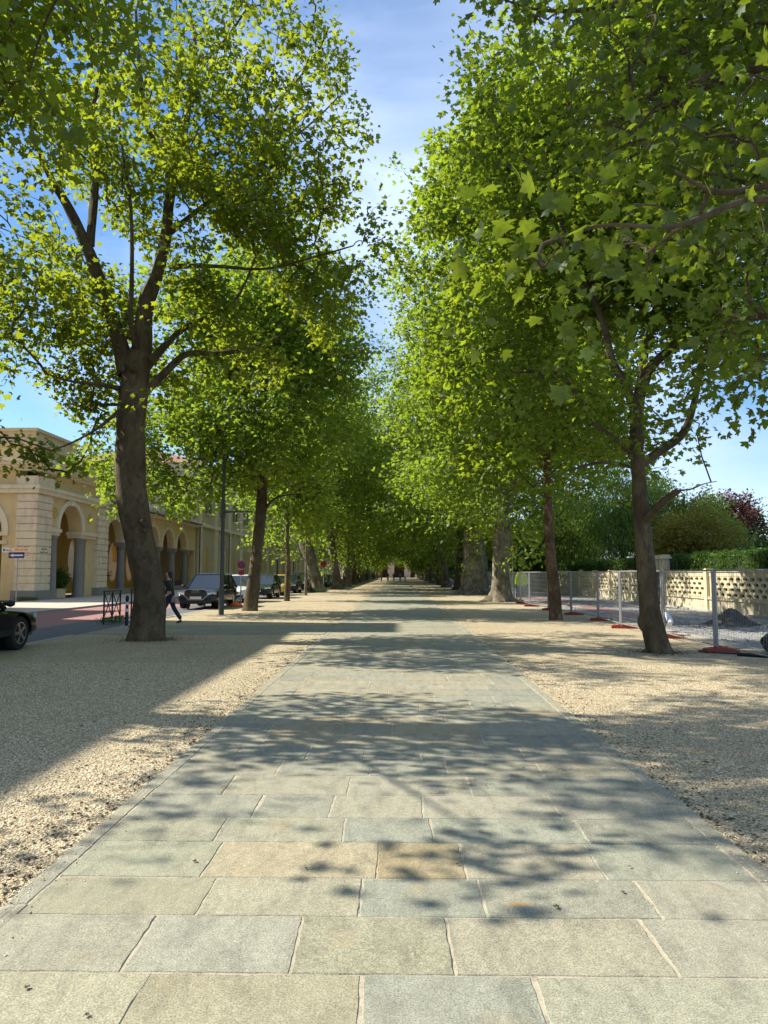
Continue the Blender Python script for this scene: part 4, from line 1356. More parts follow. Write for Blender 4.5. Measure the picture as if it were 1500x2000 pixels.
while u < Y1p - 3:
    if k % 3 == 1 and k < 16:
        d = MB(); fbox(d, fp, u - 1.1, u + 1.1, .03, .9, 4.0); dd = d.build('door', M['doorwood'], pal)
        d = MB(); fbox(d, fp, u - 1.35, u - 1.1, .1, .9, 4.25); fbox(d, fp, u + 1.1, u + 1.35, .1, .9, 4.25); fbox(d, fp, u - 1.1, u + 1.1, .1, 4.0, 4.25); d.build('door_frame', M['cream_pale'], dd)
    elif k < 20:
        d = MB(); n = 10; pts = [(u - .55, 1.6), (u + .55, 1.6)] + [(u + .55 * math.cos(math.pi * j / n), 4.1 + .55 * math.sin(math.pi * j / n)) for j in range(n + 1)]
        d.add([fp(a, -.02, z) for a, z in pts], [tuple(range(len(pts)))]); d.build('niche', M['ochre_deep'], pal)
    if k < 20:
        d = MB(); fbox(d, fp, u - .6, u + .6, .03, 8.2, 10.6); w_ = d.build('window', M['winglass'], pal)
        d = MB(); fbox(d, fp, u - 1.2, u - .62, .08, 8.2, 10.6); d.build('shutter', M['shutter'], w_); d = MB(); fbox(d, fp, u + .62, u + 1.2, .08, 8.2, 10.6); d.build('shutter', M['shutter'], w_)
        d = MB(); fbox(d, fp, u - .8, u + .8, .14, 10.6, 10.8); fbox(d, fp, u - .8, u + .8, .14, 8.0, 8.2); d.build('frame', M['cream_pale'], w_)
    u += 6.6; k += 1
for u in (Y0p + .12, Y0p + 13.3, Y0p + 33):
    b = MB(); b.tube([(-20.62, u, .95), (-20.62, u, 6.5)], .06, 8); b.build('drainpipe', M['darkmetal'], pal)
# pale wall added behind the arcade so the ovals show bright
b = MB(); b.box(-40.0, -39.8, 42, 110, 0, 7.4)
tag(b.build('added_pale_wall', M['cream_pale']), 'pale wall added behind the arcade to make its oval openings look bright', 'wall')


# ---- houses to the left of the frame: they shade the street and the gravel
def block(name, label, y0, y1, h, x1=-20.0, x0=-33.0, mat='ochre'):
    t = thing(name, label, 'building', ((x0 + x1) / 2, (y0 + y1) / 2, 0))
    d = MB(); d.box(x0, x1, y0, y1, -.1, h - .3); d.build('wall', M[mat], t)
    d = MB(); d.box(x0 - .4, x1 + .02, y0 - .2, y1 + .2, h - .3, h); d.build('cornice', M['cream_pale'], t)
    nfl = max(1, int(h // 3.7)); n = max(1, int((y1 - y0) / 3.4))
    for f in range(nfl):
        for k_ in range(n):
            yc = y0 + (y1 - y0) * (k_ + .5) / n; z0 = 1.1 + f * 3.6
            if z0 + 1.9 > h - .4: continue
            d = MB(); d.box(x1, x1 + .03, yc - .5, yc + .5, z0, z0 + 1.8); w = d.build('window', M['winglass'], t)
            d = MB(); d.box(x1, x1 + .1, yc - .66, yc - .5, z0 - .12, z0 + 1.95); d.box(x1, x1 + .1, yc + .5, yc + .66, z0 - .12, z0 + 1.95)
            d.box(x1, x1 + .14, yc - .5, yc + .5, z0 - .14, z0); d.box(x1, x1 + .12, yc - .5, yc + .5, z0 + 1.8, z0 + 1.95); d.build('frame', M['cream_pale'], w)
    return t


block('townhouse', 'four storey ochre house left of the camera, out of the frame', -10, 24.0, 14.75)
block('townhouse', 'tall cream house left of the street, between the ochre house and the low one', 24.0, 27.2, 17.2, mat='greige')
block('townhouse', 'low greige house left of the street, next before the corner pavilion', 27.2, 33.0, 6.9, mat='greige')

# ---- building closing the avenue
M['gate_pink'] = plaster('pinkish render', (0.66, 0.46, 0.33), (0.3, 0.2, 0.15), 0.4)
end = thing('gatehouse', 'cream gatehouse with dark openings closing the far end of the avenue', 'building', (0, 272, 0))
b = MB()
arch_wall(b, lambda u, d, z: (u, 272 + d, z), -24, 24, 0, 10.5, [(-18, 1.9, 5.2, 0), (-11.2, 1.9, 5.2, 0), (-5.4, 1.9, 5.2, 0), (0.9, 1.9, 5.2, 0), (7, 1.9, 5.2, 0), (14, 1.9, 5.2, 0)], 1.2, 10)
b.build('wall', M['gate_pink'], end)
b = MB(); b.box(-24, 24, 276, 276.3, 0, 10.5); b.build('back_wall', M['doorwood'], end)
b = MB(); b.box(-24.5, 24.5, 271.4, 277, 10.5, 11.0); b.build('cornice', M['cream'], end)
b = MB(); b.add([(-25, 271, 11), (25, 271, 11), (25, 277.5, 13.2), (-25, 277.5, 13.2)], [(0, 1, 2, 3)]); b.build('roof', M['terracotta'], end)

# ---- house in the garden on the right
hs = thing('villa', 'small cream villa with a terracotta roof glimpsed through the garden trees', 'house', (22.5, 96, 0))
b = MB(); b.box(19.5, 27, 94, 102, 0, 7.0); b.build('wall', M['cream_pale'], hs)
b = MB(); b.add([(19, 93.5, 7), (27.5, 93.5, 7), (27.5, 98, 9), (19, 98, 9)], [(0, 1, 2, 3)]); b.add([(19, 98, 9), (27.5, 98, 9), (27.5, 102.5, 7), (19, 102.5, 7)], [(0, 1, 2, 3)])
b.add([(19, 93.5, 7), (19, 98, 9), (19, 102.5, 7)], [(0, 1, 2)]); b.build('roof', M['terracotta'], hs)
for (x, z) in ((21, 1.2), (24, 1.2), (21, 4.4), (24, 4.4)):
    b = MB(); b.box(x, x + 1, 93.96, 94, z, z + 1.5); w = b.build('window', M['winglass'], hs)
    b = MB(); b.box(x - .5, x, 93.93, 94, z, z + 1.5); b.build('shutter', M['shutter'], w); b = MB(); b.box(x + 1, x + 1.5, 93.93, 94, z, z + 1.5); b.build('shutter', M['shutter'], w)

# ================================================================== GARDEN WALL
XW = 13.45
gw = thing('garden_wall', 'weathered cream garden wall with oval pierced lattice panels along the closed road', 'wall', (XW, 40, 0))
pil = [14.6, 20.3, 25.8, 31.3, 36.4]
y = 36.4
pil2 = [37.9]
while pil2[-1] < 150: pil2.append(pil2[-1] + 3.75)
allp = pil + pil2


def lattice(mb, y0, y1):
    zs, rh, cw = 0.62, 0.212, 0.56
    n = int((y1 - y0) // cw); m = ((y1 - y0) - n * cw) / 2
    x0, x1 = XW - .04, XW + .06
    NS = 12
    def face(vs): mb.add([(x0, a, z) for a, z in vs], [tuple(range(len(vs)))]); mb.add([(x1, a, z) for a, z in vs], [tuple(range(len(vs)))])
    for r_ in range(4):
        z0 = zs + r_ * rh; off = 0 if r_ % 2 else cw / 2
        a = y0 + m + off
        cells = n if r_ % 2 else n - 1
        if a > y0: face([(y0, z0), (a, z0), (a, z0 + rh), (y0, z0 + rh)])
        for c in range(cells):
            ya = a + c * cw; yc = ya + cw / 2; zc = z0 + rh / 2
            el = [(yc + .19 * math.cos(2 * math.pi * (k + .5) / NS), zc + .079 * math.sin(2 * math.pi * (k + .5) / NS)) for k in range(NS)]
            cor = [(ya + cw, z0 + rh), (ya, z0 + rh), (ya, z0), (ya + cw, z0)]
            per = [(ya + cw, zc), cor[0], (yc, z0 + rh), cor[1], (ya, zc), cor[2], (yc, z0), cor[3]]
            # outer ring points matched to the ellipse by angle
            out = []
            for k in range(NS):
                t = 2 * math.pi * (k + .5) / NS; cx, sy = math.cos(t), math.sin(t)
                s = min((cw / 2) / abs(cx) if abs(cx) > 1e-6 else 9, (rh / 2) / abs(sy) if abs(sy) > 1e-6 else 9)
                out.append((yc + cx * s, zc + sy * s))
            for k in range(NS):
                j = (k + 1) % NS
                p = [el[k], out[k]]
                q1, q2 = out[k], out[j]
                corner = None
                for cc in cor:
                    if (abs(q1[0] - cc[0]) < 1e-6 and abs(q2[1] - cc[1]) < 1e-6) or (abs(q1[1] - cc[1]) < 1e-6 and abs(q2[0] - cc[0]) < 1e-6):
                        if abs(q1[0] - q2[0]) > 1e-6 and abs(q1[1] - q2[1]) > 1e-6: corner = cc
                if corner: p.append(corner)
                p += [out[j], el[j]]
                face(p)
                mb.add([(x0, *el[k]), (x0, *el[j]), (x1, *el[j]), (x1, *el[k])], [(0, 1, 2, 3)])
        e = a + cells * cw
        if e < y1 - 1e-4: face([(e, z0), (y1, z0), (y1, z0 + rh), (e, z0 + rh)])


for i in range(len(allp) - 1):
    a, c = allp[i] + .17, allp[i + 1] - .17
    if abs(allp[i] - 36.4) < .01:      # garden gate between two posts
        b = MB()
        for k in range(8): b.box(XW - .02, XW + .02, a + (c - a) * (k + .5) / 8 - .015, a + (c - a) * (k + .5) / 8 + .015, .05, 1.7)
        b.box(XW - .02, XW + .02, a, c, .2, .26); b.box(XW - .02, XW + .02, a, c, 1.5, 1.56); b.box(XW - .01, XW + .01, a, c, .26, 1.5)
        b.build('gate', M['darkmetal'], gw); continue
    if c > 90:
        b = MB(); b.box(XW - .04, XW + .06, a, c, .62, 1.47); b.build('panel', M['wall_lat'], gw); continue
    b = MB(); lattice(b, a, c); b.build('panel', M['wall_lat'], gw)
b = MB(); b.box(XW - .09, XW + .12, 14.4, 36.35, -.1, .5); b.box(XW - .09, XW + .12, 37.95, 150, -.1, .5)
b.box(XW - .15, XW + .16, 14.4, 36.35, .5, .615); b.box(XW - .15, XW + .16, 37.95, 150, .5, .615)
b.build('base', M['wall_conc'], gw)
b = MB(); b.box(XW - .06, XW + .09, 14.4, 36.3, 1.47, 1.66); b.box(XW - .11, XW + .14, 14.4, 36.3, 1.66, 1.74)
b.box(XW - .06, XW + .09, 38, 150, 1.47, 1.66); b.box(XW - .11, XW + .14, 38, 150, 1.66, 1.74)
b.build('coping', M['wall_conc'], gw)
for p_ in allp:
    b = MB(); gate = abs(p_ - 36.4) < .1 or abs(p_ - 37.9) < .1
    h = 2.3 if gate else 1.78; w = .24 if gate else .15
    b.box(XW - .17, XW + .18, p_ - w, p_ + w, -.1, h); b.box(XW - .13 - .02, XW + .16, p_ - w + .05, p_ + w - .05, h, h + .03)
    if gate:
        b.box(XW - .26, XW + .27, p_ - w - .09, p_ + w + .09, h + .03, h + .14); b.box(XW - .2, XW + .2, p_ - w - .03, p_ + w + .03, h + .14, h + .24)
    b.build('gate_post' if gate else 'pillar', M['wall_conc' if gate else 'wall_lat'], gw)

# ---- hedge behind the wall
gh = np.random.default_rng(50)


def leafy_box(name, label, cat, x0, x1, y0, y1, z0, z1, n, size, mat, seed, group=None):
    g = np.random.default_rng(seed)
    t = thing(name, label, cat, ((x0 + x1) / 2, (y0 + y1) / 2, 0), 0, group)
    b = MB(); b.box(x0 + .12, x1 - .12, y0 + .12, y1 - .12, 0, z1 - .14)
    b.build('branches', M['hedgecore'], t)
    f = g.random(n)
    X = np.where(f < .45, x0 + g.exponential(.06, n), np.where(f < .55, x1 - g.exponential(.06, n), x0 + (x1 - x0) * g.random(n)))
    Z = np.where(f >= .55, z1 - g.exponential(.05, n) + .05 * np.sin(np.arange(n)), z0 + (z1 - z0) * g.random(n))
    Y = y0 + (y1 - y0) * g.random(n)
    bump = .07 * np.sin(Y * 2.3) + .04 * np.sin(Y * 5.1 + Z * 3)
    C = np.stack([X - bump, Y, Z + bump], 1)
    D = g.normal(size=(n, 3)); D /= np.linalg.norm(D, axis=1, keepdims=True)
    V, F, rn_ = scatter_leaves(C, D, g, 1, .05, size, 'low', 0.1, 0.0, 0.1)
    np_mesh('foliage', V, F, mat, t, {'rnd': rn_})
    return t


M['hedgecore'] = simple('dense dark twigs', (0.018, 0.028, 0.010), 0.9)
leafy_box('hedge', 'clipped green hedge above the garden wall, near stretch to the right of the gate', 'hedge', 13.9, 15.0, 12, 36.2, .3, 2.42, 52000, .085, M['leaf_hedge'], 1)
leafy_box('hedge', 'clipped green hedge above the garden wall, far stretch beyond the gate', 'hedge', 13.9, 15.0, 38.4, 110, .3, 2.35, 60000, .12, M['leaf_hedge'], 2)


def bush(name, label, c, rx, ry, rz, n, size, mat, seed, kind='low', cat='shrub', stem=.1, droop=.2, vert=0.0, gap=-.9, spread=.28, low=None, group=None):
    x, y, z = c
    tz = (low if low is not None else max(.3, z - rz * .7))
    return make_tree(name, label, (x, y, 0), ([(x, y, -.1), (x + .02, y, tz * .5), (x, y, tz), (x, y, z)], [stem, stem * .9, stem * .8, stem * .5]), [],
                     [(x, y, z, rx, ry, rz)], int(n * 1.7), 30, spread, size, kind, M['bark_brown'], mat, seed, group, .1, cat, gap, droop=droop, vert=vert, nside=8)


bush('golden_shrub', 'rounded golden green shrub above the hedge, right of the gate post', (17.2, 42.0, 3.1), 2.3, 2.3, 2.2, 260, .15, M['leaf_gold'], 101)
bush('conifer', 'dark rounded conifer rising at the right edge of the frame', (22.3, 39.5, 2.4), 2.6, 2.8, 3.2, 300, .13, M['leaf_garden'], 102, cat='tree')
bush('garden_tree', 'pale lime green garden tree behind the golden shrub', (23.8, 56, 4.2), 3.4, 3.2, 3.6, 300, .22, M['leaf_lime'], 103, cat='tree')
bush('garden_tree', 'pale green slender tree left of the lime green one, over the wall', (21.0, 60, 5.8), 3.0, 3.0, 4.2, 280, .22, M['leaf_lime'], 104, cat='tree')
bush('copper_beech', 'dark red copper tree rising behind the garden shrubs', (31.0, 68, 5.6), 3.6, 3.6, 3.6, 300, .26, M['leaf_red'], 105, cat='tree', stem=.25)
bush('garden_shrub', 'green shrub between the golden shrub and the conifer', (20.0, 40, 1.9), 1.7, 1.8, 1.3, 130, .14, M['leaf_garden'], 106)
bush('weeping_willow', 'weeping tree trailing green curtains behind the hedge, left of the nearest right trunk', (18.2, 58, 5.8), 3.8, 3.6, 4.6, 420, .34, M['leaf_willow'], 107, kind='strip', cat='tree', stem=.3, droop=1.2, vert=1.6, spread=.42)
bush('weeping_willow', 'second weeping tree, farther and left of the first, behind the hedge', (16.0, 65, 6.0), 3.4, 3.4, 4.8, 380, .34, M['leaf_willow'], 131, kind='strip', cat='tree', stem=.3, droop=1.2, vert=1.6, spread=.42)
bush('garden_tree', 'dark dense evergreen behind the hedge beside the weeping tree', (16.8, 72, 4.4), 3.2, 3.2, 4.4, 300, .24, M['leaf_garden'], 108, cat='tree', stem=.3)
bush('garden_tree', 'dark evergreen farther along the garden wall, beyond the red flaking trunk', (17.5, 88, 5.0), 3.6, 3.6, 5.0, 300, .28, M['leaf_garden'], 109, cat='tree', stem=.3)
bush('garden_tree', 'bushy evergreen beside the far end of the garden wall', (17.5, 112, 5.5), 4, 4, 5.4, 260, .34, M['leaf_garden'], 110, cat='tree', stem=.3)
for i_, y_ in enumerate((135, 160, 190, 220)):
    bush('garden_tree', ['broad dark tree right of the avenue, nearest of the row past the wall', 'broad dark tree right of the avenue, second past the wall', 'broad dark tree right of the avenue, third past the wall', 'broad dark tree right of the avenue, last before the gatehouse'][i_],
         (18 - i_, y_, 7), 6.5, 6, 7, 200, .5, M['leaf_garden'], 111 + i_, cat='tree', stem=.4)

# planters with dark shrubs inside the arcade
for (x, y, lb) in ((-21.7, 45.6, 'dark clipped shrub in the pale trough under the pavilion arch'), (-22.0, 53.0, 'dark clipped shrub in the pale trough under the first low arch')):
    t = thing('planter', lb.replace('dark clipped shrub in the pale trough', 'pale stone planter trough holding a dark shrub'), 'planter', (x, y, .06))
    b = MB(); b.box(x - .32, x + .32, y - .55, y + .55, .06, .62); b.box(x - .36, x + .36, y - .59, y + .59, .56, .64); b.build('trough', M['cream'], t)
    b = MB(); b.box(x - .27, x + .27, y - .5, y + .5, .64, .66); b.build('soil', M['dirt'], t)
    bush('potted_shrub', lb, (x, y, 1.25), .5, .62, .55, 60, .11, M['leaf_garden'], 120 + int(y), stem=.05, spread=.14, low=.7)

# ================================================================== STREET FURNITURE
# ---- lamp post
g_ = G(432, 1201)
lx, ly = g_.x, g_.y
t = thing('street_lamp', 'dark grey steel lamp post with a slim flat lamp arm, beside the second left tree', 'street lamp', (lx, ly, 0))
b = MB(); b.tube([(lx, ly, 0), (lx, ly, 1.0)], .105, 14); b.tube([(lx, ly, 1.0), (lx, ly, 6.3)], [.085, .06], 14); b.build('post', M['darkmetal'], t, True)
b = MB(); zz = P(440, 1000, ly).z
b.tube([(lx, ly, zz), (lx + .25, ly, zz)], .04, 8)
b.box(lx + .22, lx + 1.15, ly - .09, ly + .09, zz - .03, zz + .035); b.build('lamp_arm', M['darkmetal'], t)
b = MB(); b.box(lx + .5, lx + 1.1, ly - .07, ly + .07, zz - .036, zz - .031); b.build('lamp_lens', M['plastic_white'], t)
b = MB(); b.tube([(lx, ly, 6.0), (lx - .5, ly, 6.1)], .03, 8); b.box(lx - 1.2, lx - .45, ly - .09, ly + .09, 6.07, 6.13); b.build('upper_lamp_arm', M['darkmetal'], t)

# ---- railings with crossed bars
def railing(label, x0, y0, x1, y1, group):
    t = thing('railing', label, 'railing', (x0, y0, 0), 0, group)
    d = Vector((x1 - x0, y1 - y0, 0)); L_ = d.length; d.normalize()
    w = Vector((-d.y, d.x, 0))
    H = 1.0
    fr = MB(); n = 2
    for k in range(n + 1):
        p = Vector((x0, y0, 0)) + d * (L_ * k / n)
        fr.obox(p, d, w, .022, .022, -.02, H)
    mid = Vector((x0, y0, 0)) + d * (L_ / 2)
    fr.obox(mid, d, w, L_ / 2 + .05, .028, H, H + .05); fr.obox(mid, d, w, L_ / 2, .015, .14, .175); fr.obox(mid, d, w, L_ / 2, .012, .52, .55)
    fr.build('frame', M['black'], t)
    for k in range(n):
        a = Vector((x0, y0, 0)) + d * (L_ * k / n); c = Vector((x0, y0, 0)) + d * (L_ * (k + 1) / n)
        b = MB(); b.tube([a + Vector((0, 0, .16)), c + Vector((0, 0, H))], .016, 6); b.tube([c + Vector((0, 0, .16)), a + Vector((0, 0, H))], .016, 6)
        b.build('crossed_bars', M['black'], t)
railing('black iron railing with crossed bars beside the red road, left of the bollard', -9.35, 22.9, -9.45, 24.5, 'black railings at the crossing')
railing('black iron railing with crossed bars half hidden behind the nearest left trunk', -9.62, 26.0, -9.2, 27.8, 'black railings at the crossing')
g_ = G(247, 1223)
t = thing('bollard', 'black bollard with white bands beside the nearest left tree', 'bollard', (g_.x, g_.y, 0))
b = MB(); b.lathe((g_.x, g_.y, -.02), [(.052, 0), (.052, .55), (.045, .57), (.045, .80), (.052, .82), (.052, .9), (.03, .94), (.0, .95)], 14); b.build('post', M['black'], t, True)
for z in (.44, .64):
    b = MB(); b.lathe((g_.x, g_.y, z), [(.0535, 0), (.0535, .09)], 14); b.build('white_band', M['white'], t, True)
# pigeon at the foot of the tree
g_ = G(262, 1231)
t = thing('pigeon', 'dark pigeon walking at the foot of the nearest left trunk', 'bird', (g_.x, g_.y, 0))
b = MB(); b.tube([(g_.x - .17, g_.y, .10), (g_.x - .10, g_.y, .13), (g_.x - .02, g_.y, .15), (g_.x + .06, g_.y, .17), (g_.x + .10, g_.y, .21), (g_.x + .115, g_.y, .255), (g_.x + .14, g_.y, .265), (g_.x + .175, g_.y, .255)],
                 [.012, .030, .062, .060, .036, .028, .026, .005], 12); b.build('body', M['feather'], t, True)
b = MB(); b.tube([(g_.x, g_.y - .02, .11), (g_.x, g_.y - .02, 0.003)], .006, 5); b.tube([(g_.x + .03, g_.y + .02, .11), (g_.x + .05, g_.y + .02, 0.003)], .006, 5); b.build('legs', M['redplastic'], t)
# weeds under the railing
def weeds(label, x0, x1, y0, y1, n, seed, z=0.0, h=.12):
    g = np.random.default_rng(seed)
    C = np.stack([x0 + (x1 - x0) * g.random(n), y0 + (y1 - y0) * g.random(n), z + g.random(n) * h], 1)
    D = g.normal(size=(n, 3)); D[:, 2] = abs(D[:, 2]); D /= np.linalg.norm(D, axis=1, keepdims=True)
    V, F, r_ = scatter_leaves(C, D, g, 1, .02, .11, 'strip', -1.2, 0.0, z + .01)
    tag(np_mesh('weeds', V, F, M['leaf_hedge'], None, {'rnd': r_}), label, 'weeds', kind='stuff')
weeds('green weeds growing under the black railing', -9.6, -9.0, 22.8, 24.8, 700, 5)
weeds('grass tuft round the foot of the leaning plane tree', b5.x - .9, b5.x + .2, b5.y - 1.0, b5.y - .3, 700, 6, 0, .2)
weeds('weeds at the foot of the corner pier', -21.6, -20.3, 40.2, 40.7, 500, 7, .06, .15)

# ---- traffic signs
def disc(mb, c, r, ax, th=.012, n=24):
    mb.lathe(Vector(c) - Vector(ax) * th / 2, [(r, 0), (r, th)], n, ax=Vector(ax))
gx, gy = G(470, 1184).x, G(470, 1184).y
ax = Vector((.42, -.90, 0)).normalized()
t = thing('no_stopping_sign', 'round red and blue no stopping sign beside the second left tree', 'traffic sign', (gx, gy, 0))
b = MB(); b.tube([(gx, gy, 0), (gx, gy, 2.35)], .028, 8); b.build('pole', M['steel'], t)
c = Vector((gx, gy, 2.02)) + ax * .04
side = Vector((0, 0, 1)).cross(ax)
b = MB(); disc(b, c, .2, ax); b.build('red_ring', M['red'], t)
b = MB(); disc(b, c + ax * .008, .15, ax); b.build('blue_disc', M['blue'], t)
b = MB()
for s in (-1, 1):
    u = (side + Vector((0, 0, s))).normalized(); w = ax
    p0 = c + ax * .018 - u * .16; p1 = c + ax * .018 + u * .16; v_ = u.cross(ax) * .022
    b.add([p0 - v_, p0 + v_, p1 + v_, p1 - v_], [(0, 1, 2, 3)])
b.build('red_cross', M['red'], t)
b = MB(); b.obox(c - Vector((0, 0, 0)), side, ax, .14, .006, 1.52, 1.76); b.build('lower_plate', M['redcloth'], t)
t = thing('sandbag_base', 'orange plastic ballast sack at the foot of the no stopping sign', 'ballast sack', (gx - .1, gy - .2, 0))
b = MB()
b.lathe((gx - .18, gy - .22, 0.0), [(.30, 0), (.33, .05), (.26, .13), (.12, .20), (.04, .26)], 14); b.build('sack', M['orange'], t, True)
b = MB(); b.tube([(gx - .22, gy - .24, .22), (gx - .1, gy - .2, .40), (gx + .0, gy - .05, .42)], .015, 6); b.build('strap', M['plastic_white'], t)

g_ = G(634, 1156); gx, gy = g_.x, 64.0; gx = (632 - 775) / 1400 * gy
t = thing('round_sign', 'round red traffic sign behind the leaning plane tree', 'traffic sign', (gx, gy, 0))
b = MB(); b.tube([(gx, gy, 0), (gx, gy, 3.0)], .035, 8); b.build('pole', M['steel'], t)
b = MB(); disc(b, (gx, gy - .05, 2.45), .27, (0, -1, 0)); b.build('red_disc', M['red'], t)
b = MB(); b.box(gx - .18, gx + .18, gy - .075, gy - .062, 2.42, 2.49); b.build('white_bar', M['redcloth'], t)

# direction signs by the corner pier
gx, gy = P(31, 1176, 38.5).x, 38.5
t = thing('direction_sign_post', 'thin signpost with a blue arrow board and an orange lettered board', 'signpost', (gx, gy, .06))
b = MB(); b.tube([(gx, gy, .05), (gx, gy, 3.1)], .03, 8); b.build('pole', M['steel'], t)
def board(x0, x1, z0, z1, y, mat, nm, parent, th=.02):
    d = MB(); d.box(x0, x1, y, y + th, z0, z1); return d.build(nm, mat, parent)
a = P(17, 1079, gy - .08); c = P(47, 1090, gy - .08)
bb = board(a.x, c.x, c.z, a.z, gy - .08, M['blue'], 'one_way_board', t)
b = MB(); zc = (a.z + c.z) / 2; w = c.x - a.x; yy = gy - .084
b.add([(a.x + w * .30, yy, zc - .035), (c.x - w * .08, yy, zc - .035), (c.x - w * .08, yy, zc + .035), (a.x + w * .30, yy, zc + .035)], [(0, 1, 2, 3)])
b.add([(a.x + w * .06, yy, zc), (a.x + w * .32, yy, zc - .09), (a.x + w * .32, yy, zc + .09)], [(0, 1, 2)]); b.build('white_arrow', M['white'], bb)
a = P(24, 1068.5, gy - .1); c = P(58, 1078.5, gy - .1)
bb = board(a.x, c.x, c.z, a.z, gy - .1, M['cream_pale'], 'lettered_board', t)
b = MB(); rn = random.Random(8)
for k in range(12):
    x = a.x + (c.x - a.x) * (.14 + .78 * k / 12); h = (a.z - c.z)
    b.box(x, x + .045, gy - .104, gy - .1, c.z + h * .3, c.z + h * rn.uniform(.6, .78))
b.box(a.x, c.x, gy - .104, gy - .1, c.z, c.z + .02); b.box(a.x, c.x, gy - .104, gy - .1, a.z - .02, a.z); b.build('orange_lettering', M['orangeink'], bb)
a = P(4, 1069, gy - .06); c = P(17, 1079, gy - .06)
bb = board(a.x, c.x, c.z, a.z, gy - .06, M['plastic_white'], 'small_board', t)
b = MB(); b.box(a.x + .07, a.x + .16, gy - .064, gy - .06, c.z + .07, a.z - .07); b.box(a.x + .2, c.x, gy - .064, gy - .06, c.z + .1, c.z + .15); b.build('dark_lettering', M['darkink'], bb)
b = MB(); b.tube([(a.x, gy - .02, a.z - .1), (gx, gy - .02, a.z - .1)], .02, 6); b.build('bracket', M['steel'], t)

# ================================================================== TEMPORARY FENCE
def fence_panel(i, x0, y0, x1, y1):
    ords = ['nearest', 'second', 'third', 'fourth', 'fifth', 'sixth', 'seventh', 'eighth', 'ninth', 'tenth', 'eleventh', 'twelfth', 'thirteenth', 'fourteenth']
    t = thing('mesh_fence', f'steel mesh site fence panel on the right of the walk, {ords[i]} from the camera', 'fence panel', (x0, y0, 0), 0, 'mesh panels of the site fence')
    d = Vector((x1 - x0, y1 - y0, 0)); L_ = d.length; d.normalize(); w = Vector((-d.y, d.x, 0))
    H, z0 = 1.68, .14
    b = MB()
    A = Vector((x0, y0, 0)) + d * .06; B_ = Vector((x1, y1, 0)) - d * .06
    up = lambda z: Vector((0, 0, z))
    b.tube([A + up(.02), A + up(H)], .027, 8); b.tube([B_ + up(.02), B_ + up(H)], .027, 8)
    b.tube([A + up(H - .02), B_ + up(H - .02)], .02, 8); b.tube([A + up(z0), B_ + up(z0)], .015, 6)
    b.build('frame', M['steel'], t, True)
    b = MB(); n = int(L_ / .10)
    rw = .0022 if i < 6 else .003
    for k in range(1, n):
        p = A + (B_ - A) * (k / n); b.tube([p + up(z0), p + up(H - .02)], rw, 3, False)
    for k in range(1, 8):
        z = z0 + (H - z0) * k / 8; b.tube([A + up(z), B_ + up(z)], rw, 3, False)
    b.build('wire_mesh', M['steel'], t)


def fence_foot(i, x, y, rz):
    ords = ['nearest', 'second', 'third', 'fourth', 'fifth', 'sixth', 'seventh', 'eighth', 'ninth', 'tenth', 'eleventh', 'twelfth', 'thirteenth', 'fourteenth', 'fifteenth']
    b = MB(); hl, hw = .36, .11
    prof = [(-1, .0, 1.0), (-1, .075, .96), (-.45, .105, .9), (.45, .105, .9), (1, .075, .96), (1, 0, 1)]
    vs = []
    for (u, z, ws) in prof:
        for s in (-1, 1): vs.append((u * hl, s * hw * ws, z))
    fs = [(2 * k, 2 * k + 2, 2 * k + 3, 2 * k + 1) for k in range(5)]
    fs += [(0, 2, 4, 6, 8, 10)[::-1], (1, 3, 5, 7, 9, 11), (0, 1, 11, 10)]
    b.add(vs, fs)
    for s in (-.12, .12): b.lathe((s, 0, .10), [(.035, 0), (.035, .02), (.02, .021)], 10)
    o_ = b.build('ballast_block', M['redplastic'])
    o_.location = (x, y, 0.002); o_.rotation_euler = (0, 0, rz)
    tag(o_, f'red plastic ballast block under the site fence, {ords[i]} from the camera', 'ballast block', 'red ballast blocks of the site fence')


fp_ = [(6.62, 11.7), (6.50, 14.9), (6.62, 18.1), (6.55, 21.3), (6.85, 24.7), (6.75, 28.1), (6.6, 31.6), (6.45, 35.2), (6.6, 38.6), (6.9, 42.0), (7.0, 45.5), (7.0, 49), (7.0, 52.5), (7.0, 56)]
rf = random.Random(2)
for i in range(len(fp_) - 1): fence_panel(i, *fp_[i], *fp_[i + 1])
for i, (x, y) in enumerate(fp_): fence_foot(i, x + .10, y, rf.uniform(-.25, .25))

# ---- coils and pipes
def coil(label, c, R0, r, n, axis, tilt):
    t = thing('pipe_coil', label, 'pipe coil', (c[0], c[1], 0))
    b = MB()
    axis = Vector(axis).normalized()
    a = Vector((0, 0, 1)) if abs(axis.z) < .9 else Vector((1, 0, 0))
    u = (a - axis * a.dot(axis)).normalized(); w = axis.cross(u)
    pts = []; turns = n * 30
    for k in range(turns + 1):
        th = 2 * math.pi * k / 30; tt = k / 30
        lay = int(tt) % 3; ring = int(tt) // 3
        rad = R0 - ring * r * 1.75
        off = (lay - 1) * r * 1.9
        pts.append(Vector(c) + (u * math.cos(th) + w * math.sin(th)) * rad + axis * off)
    rads = [r * (1 + .05 * (k % 2)) for k in range(len(pts))]
    b.tube(pts, rads, 8); b.build('coil', M['pipe'], t, True)
    for k in range(3):
        b = MB(); th = k * 2.1 + .5; p = Vector(c) + (u * math.cos(th) + w * math.sin(th)) * (R0 - r)
        b.lathe(p - (u * math.cos(th + 1.57) + w * math.sin(th + 1.57)) * .02, [(r * 3.3, 0), (r * 3.3, .04)], 12, ax=(u * math.cos(th + 1.57) + w * math.sin(th + 1.57)))
        b.build('tie', M['darkmetal'], t)
g_ = G(1268, 1241)
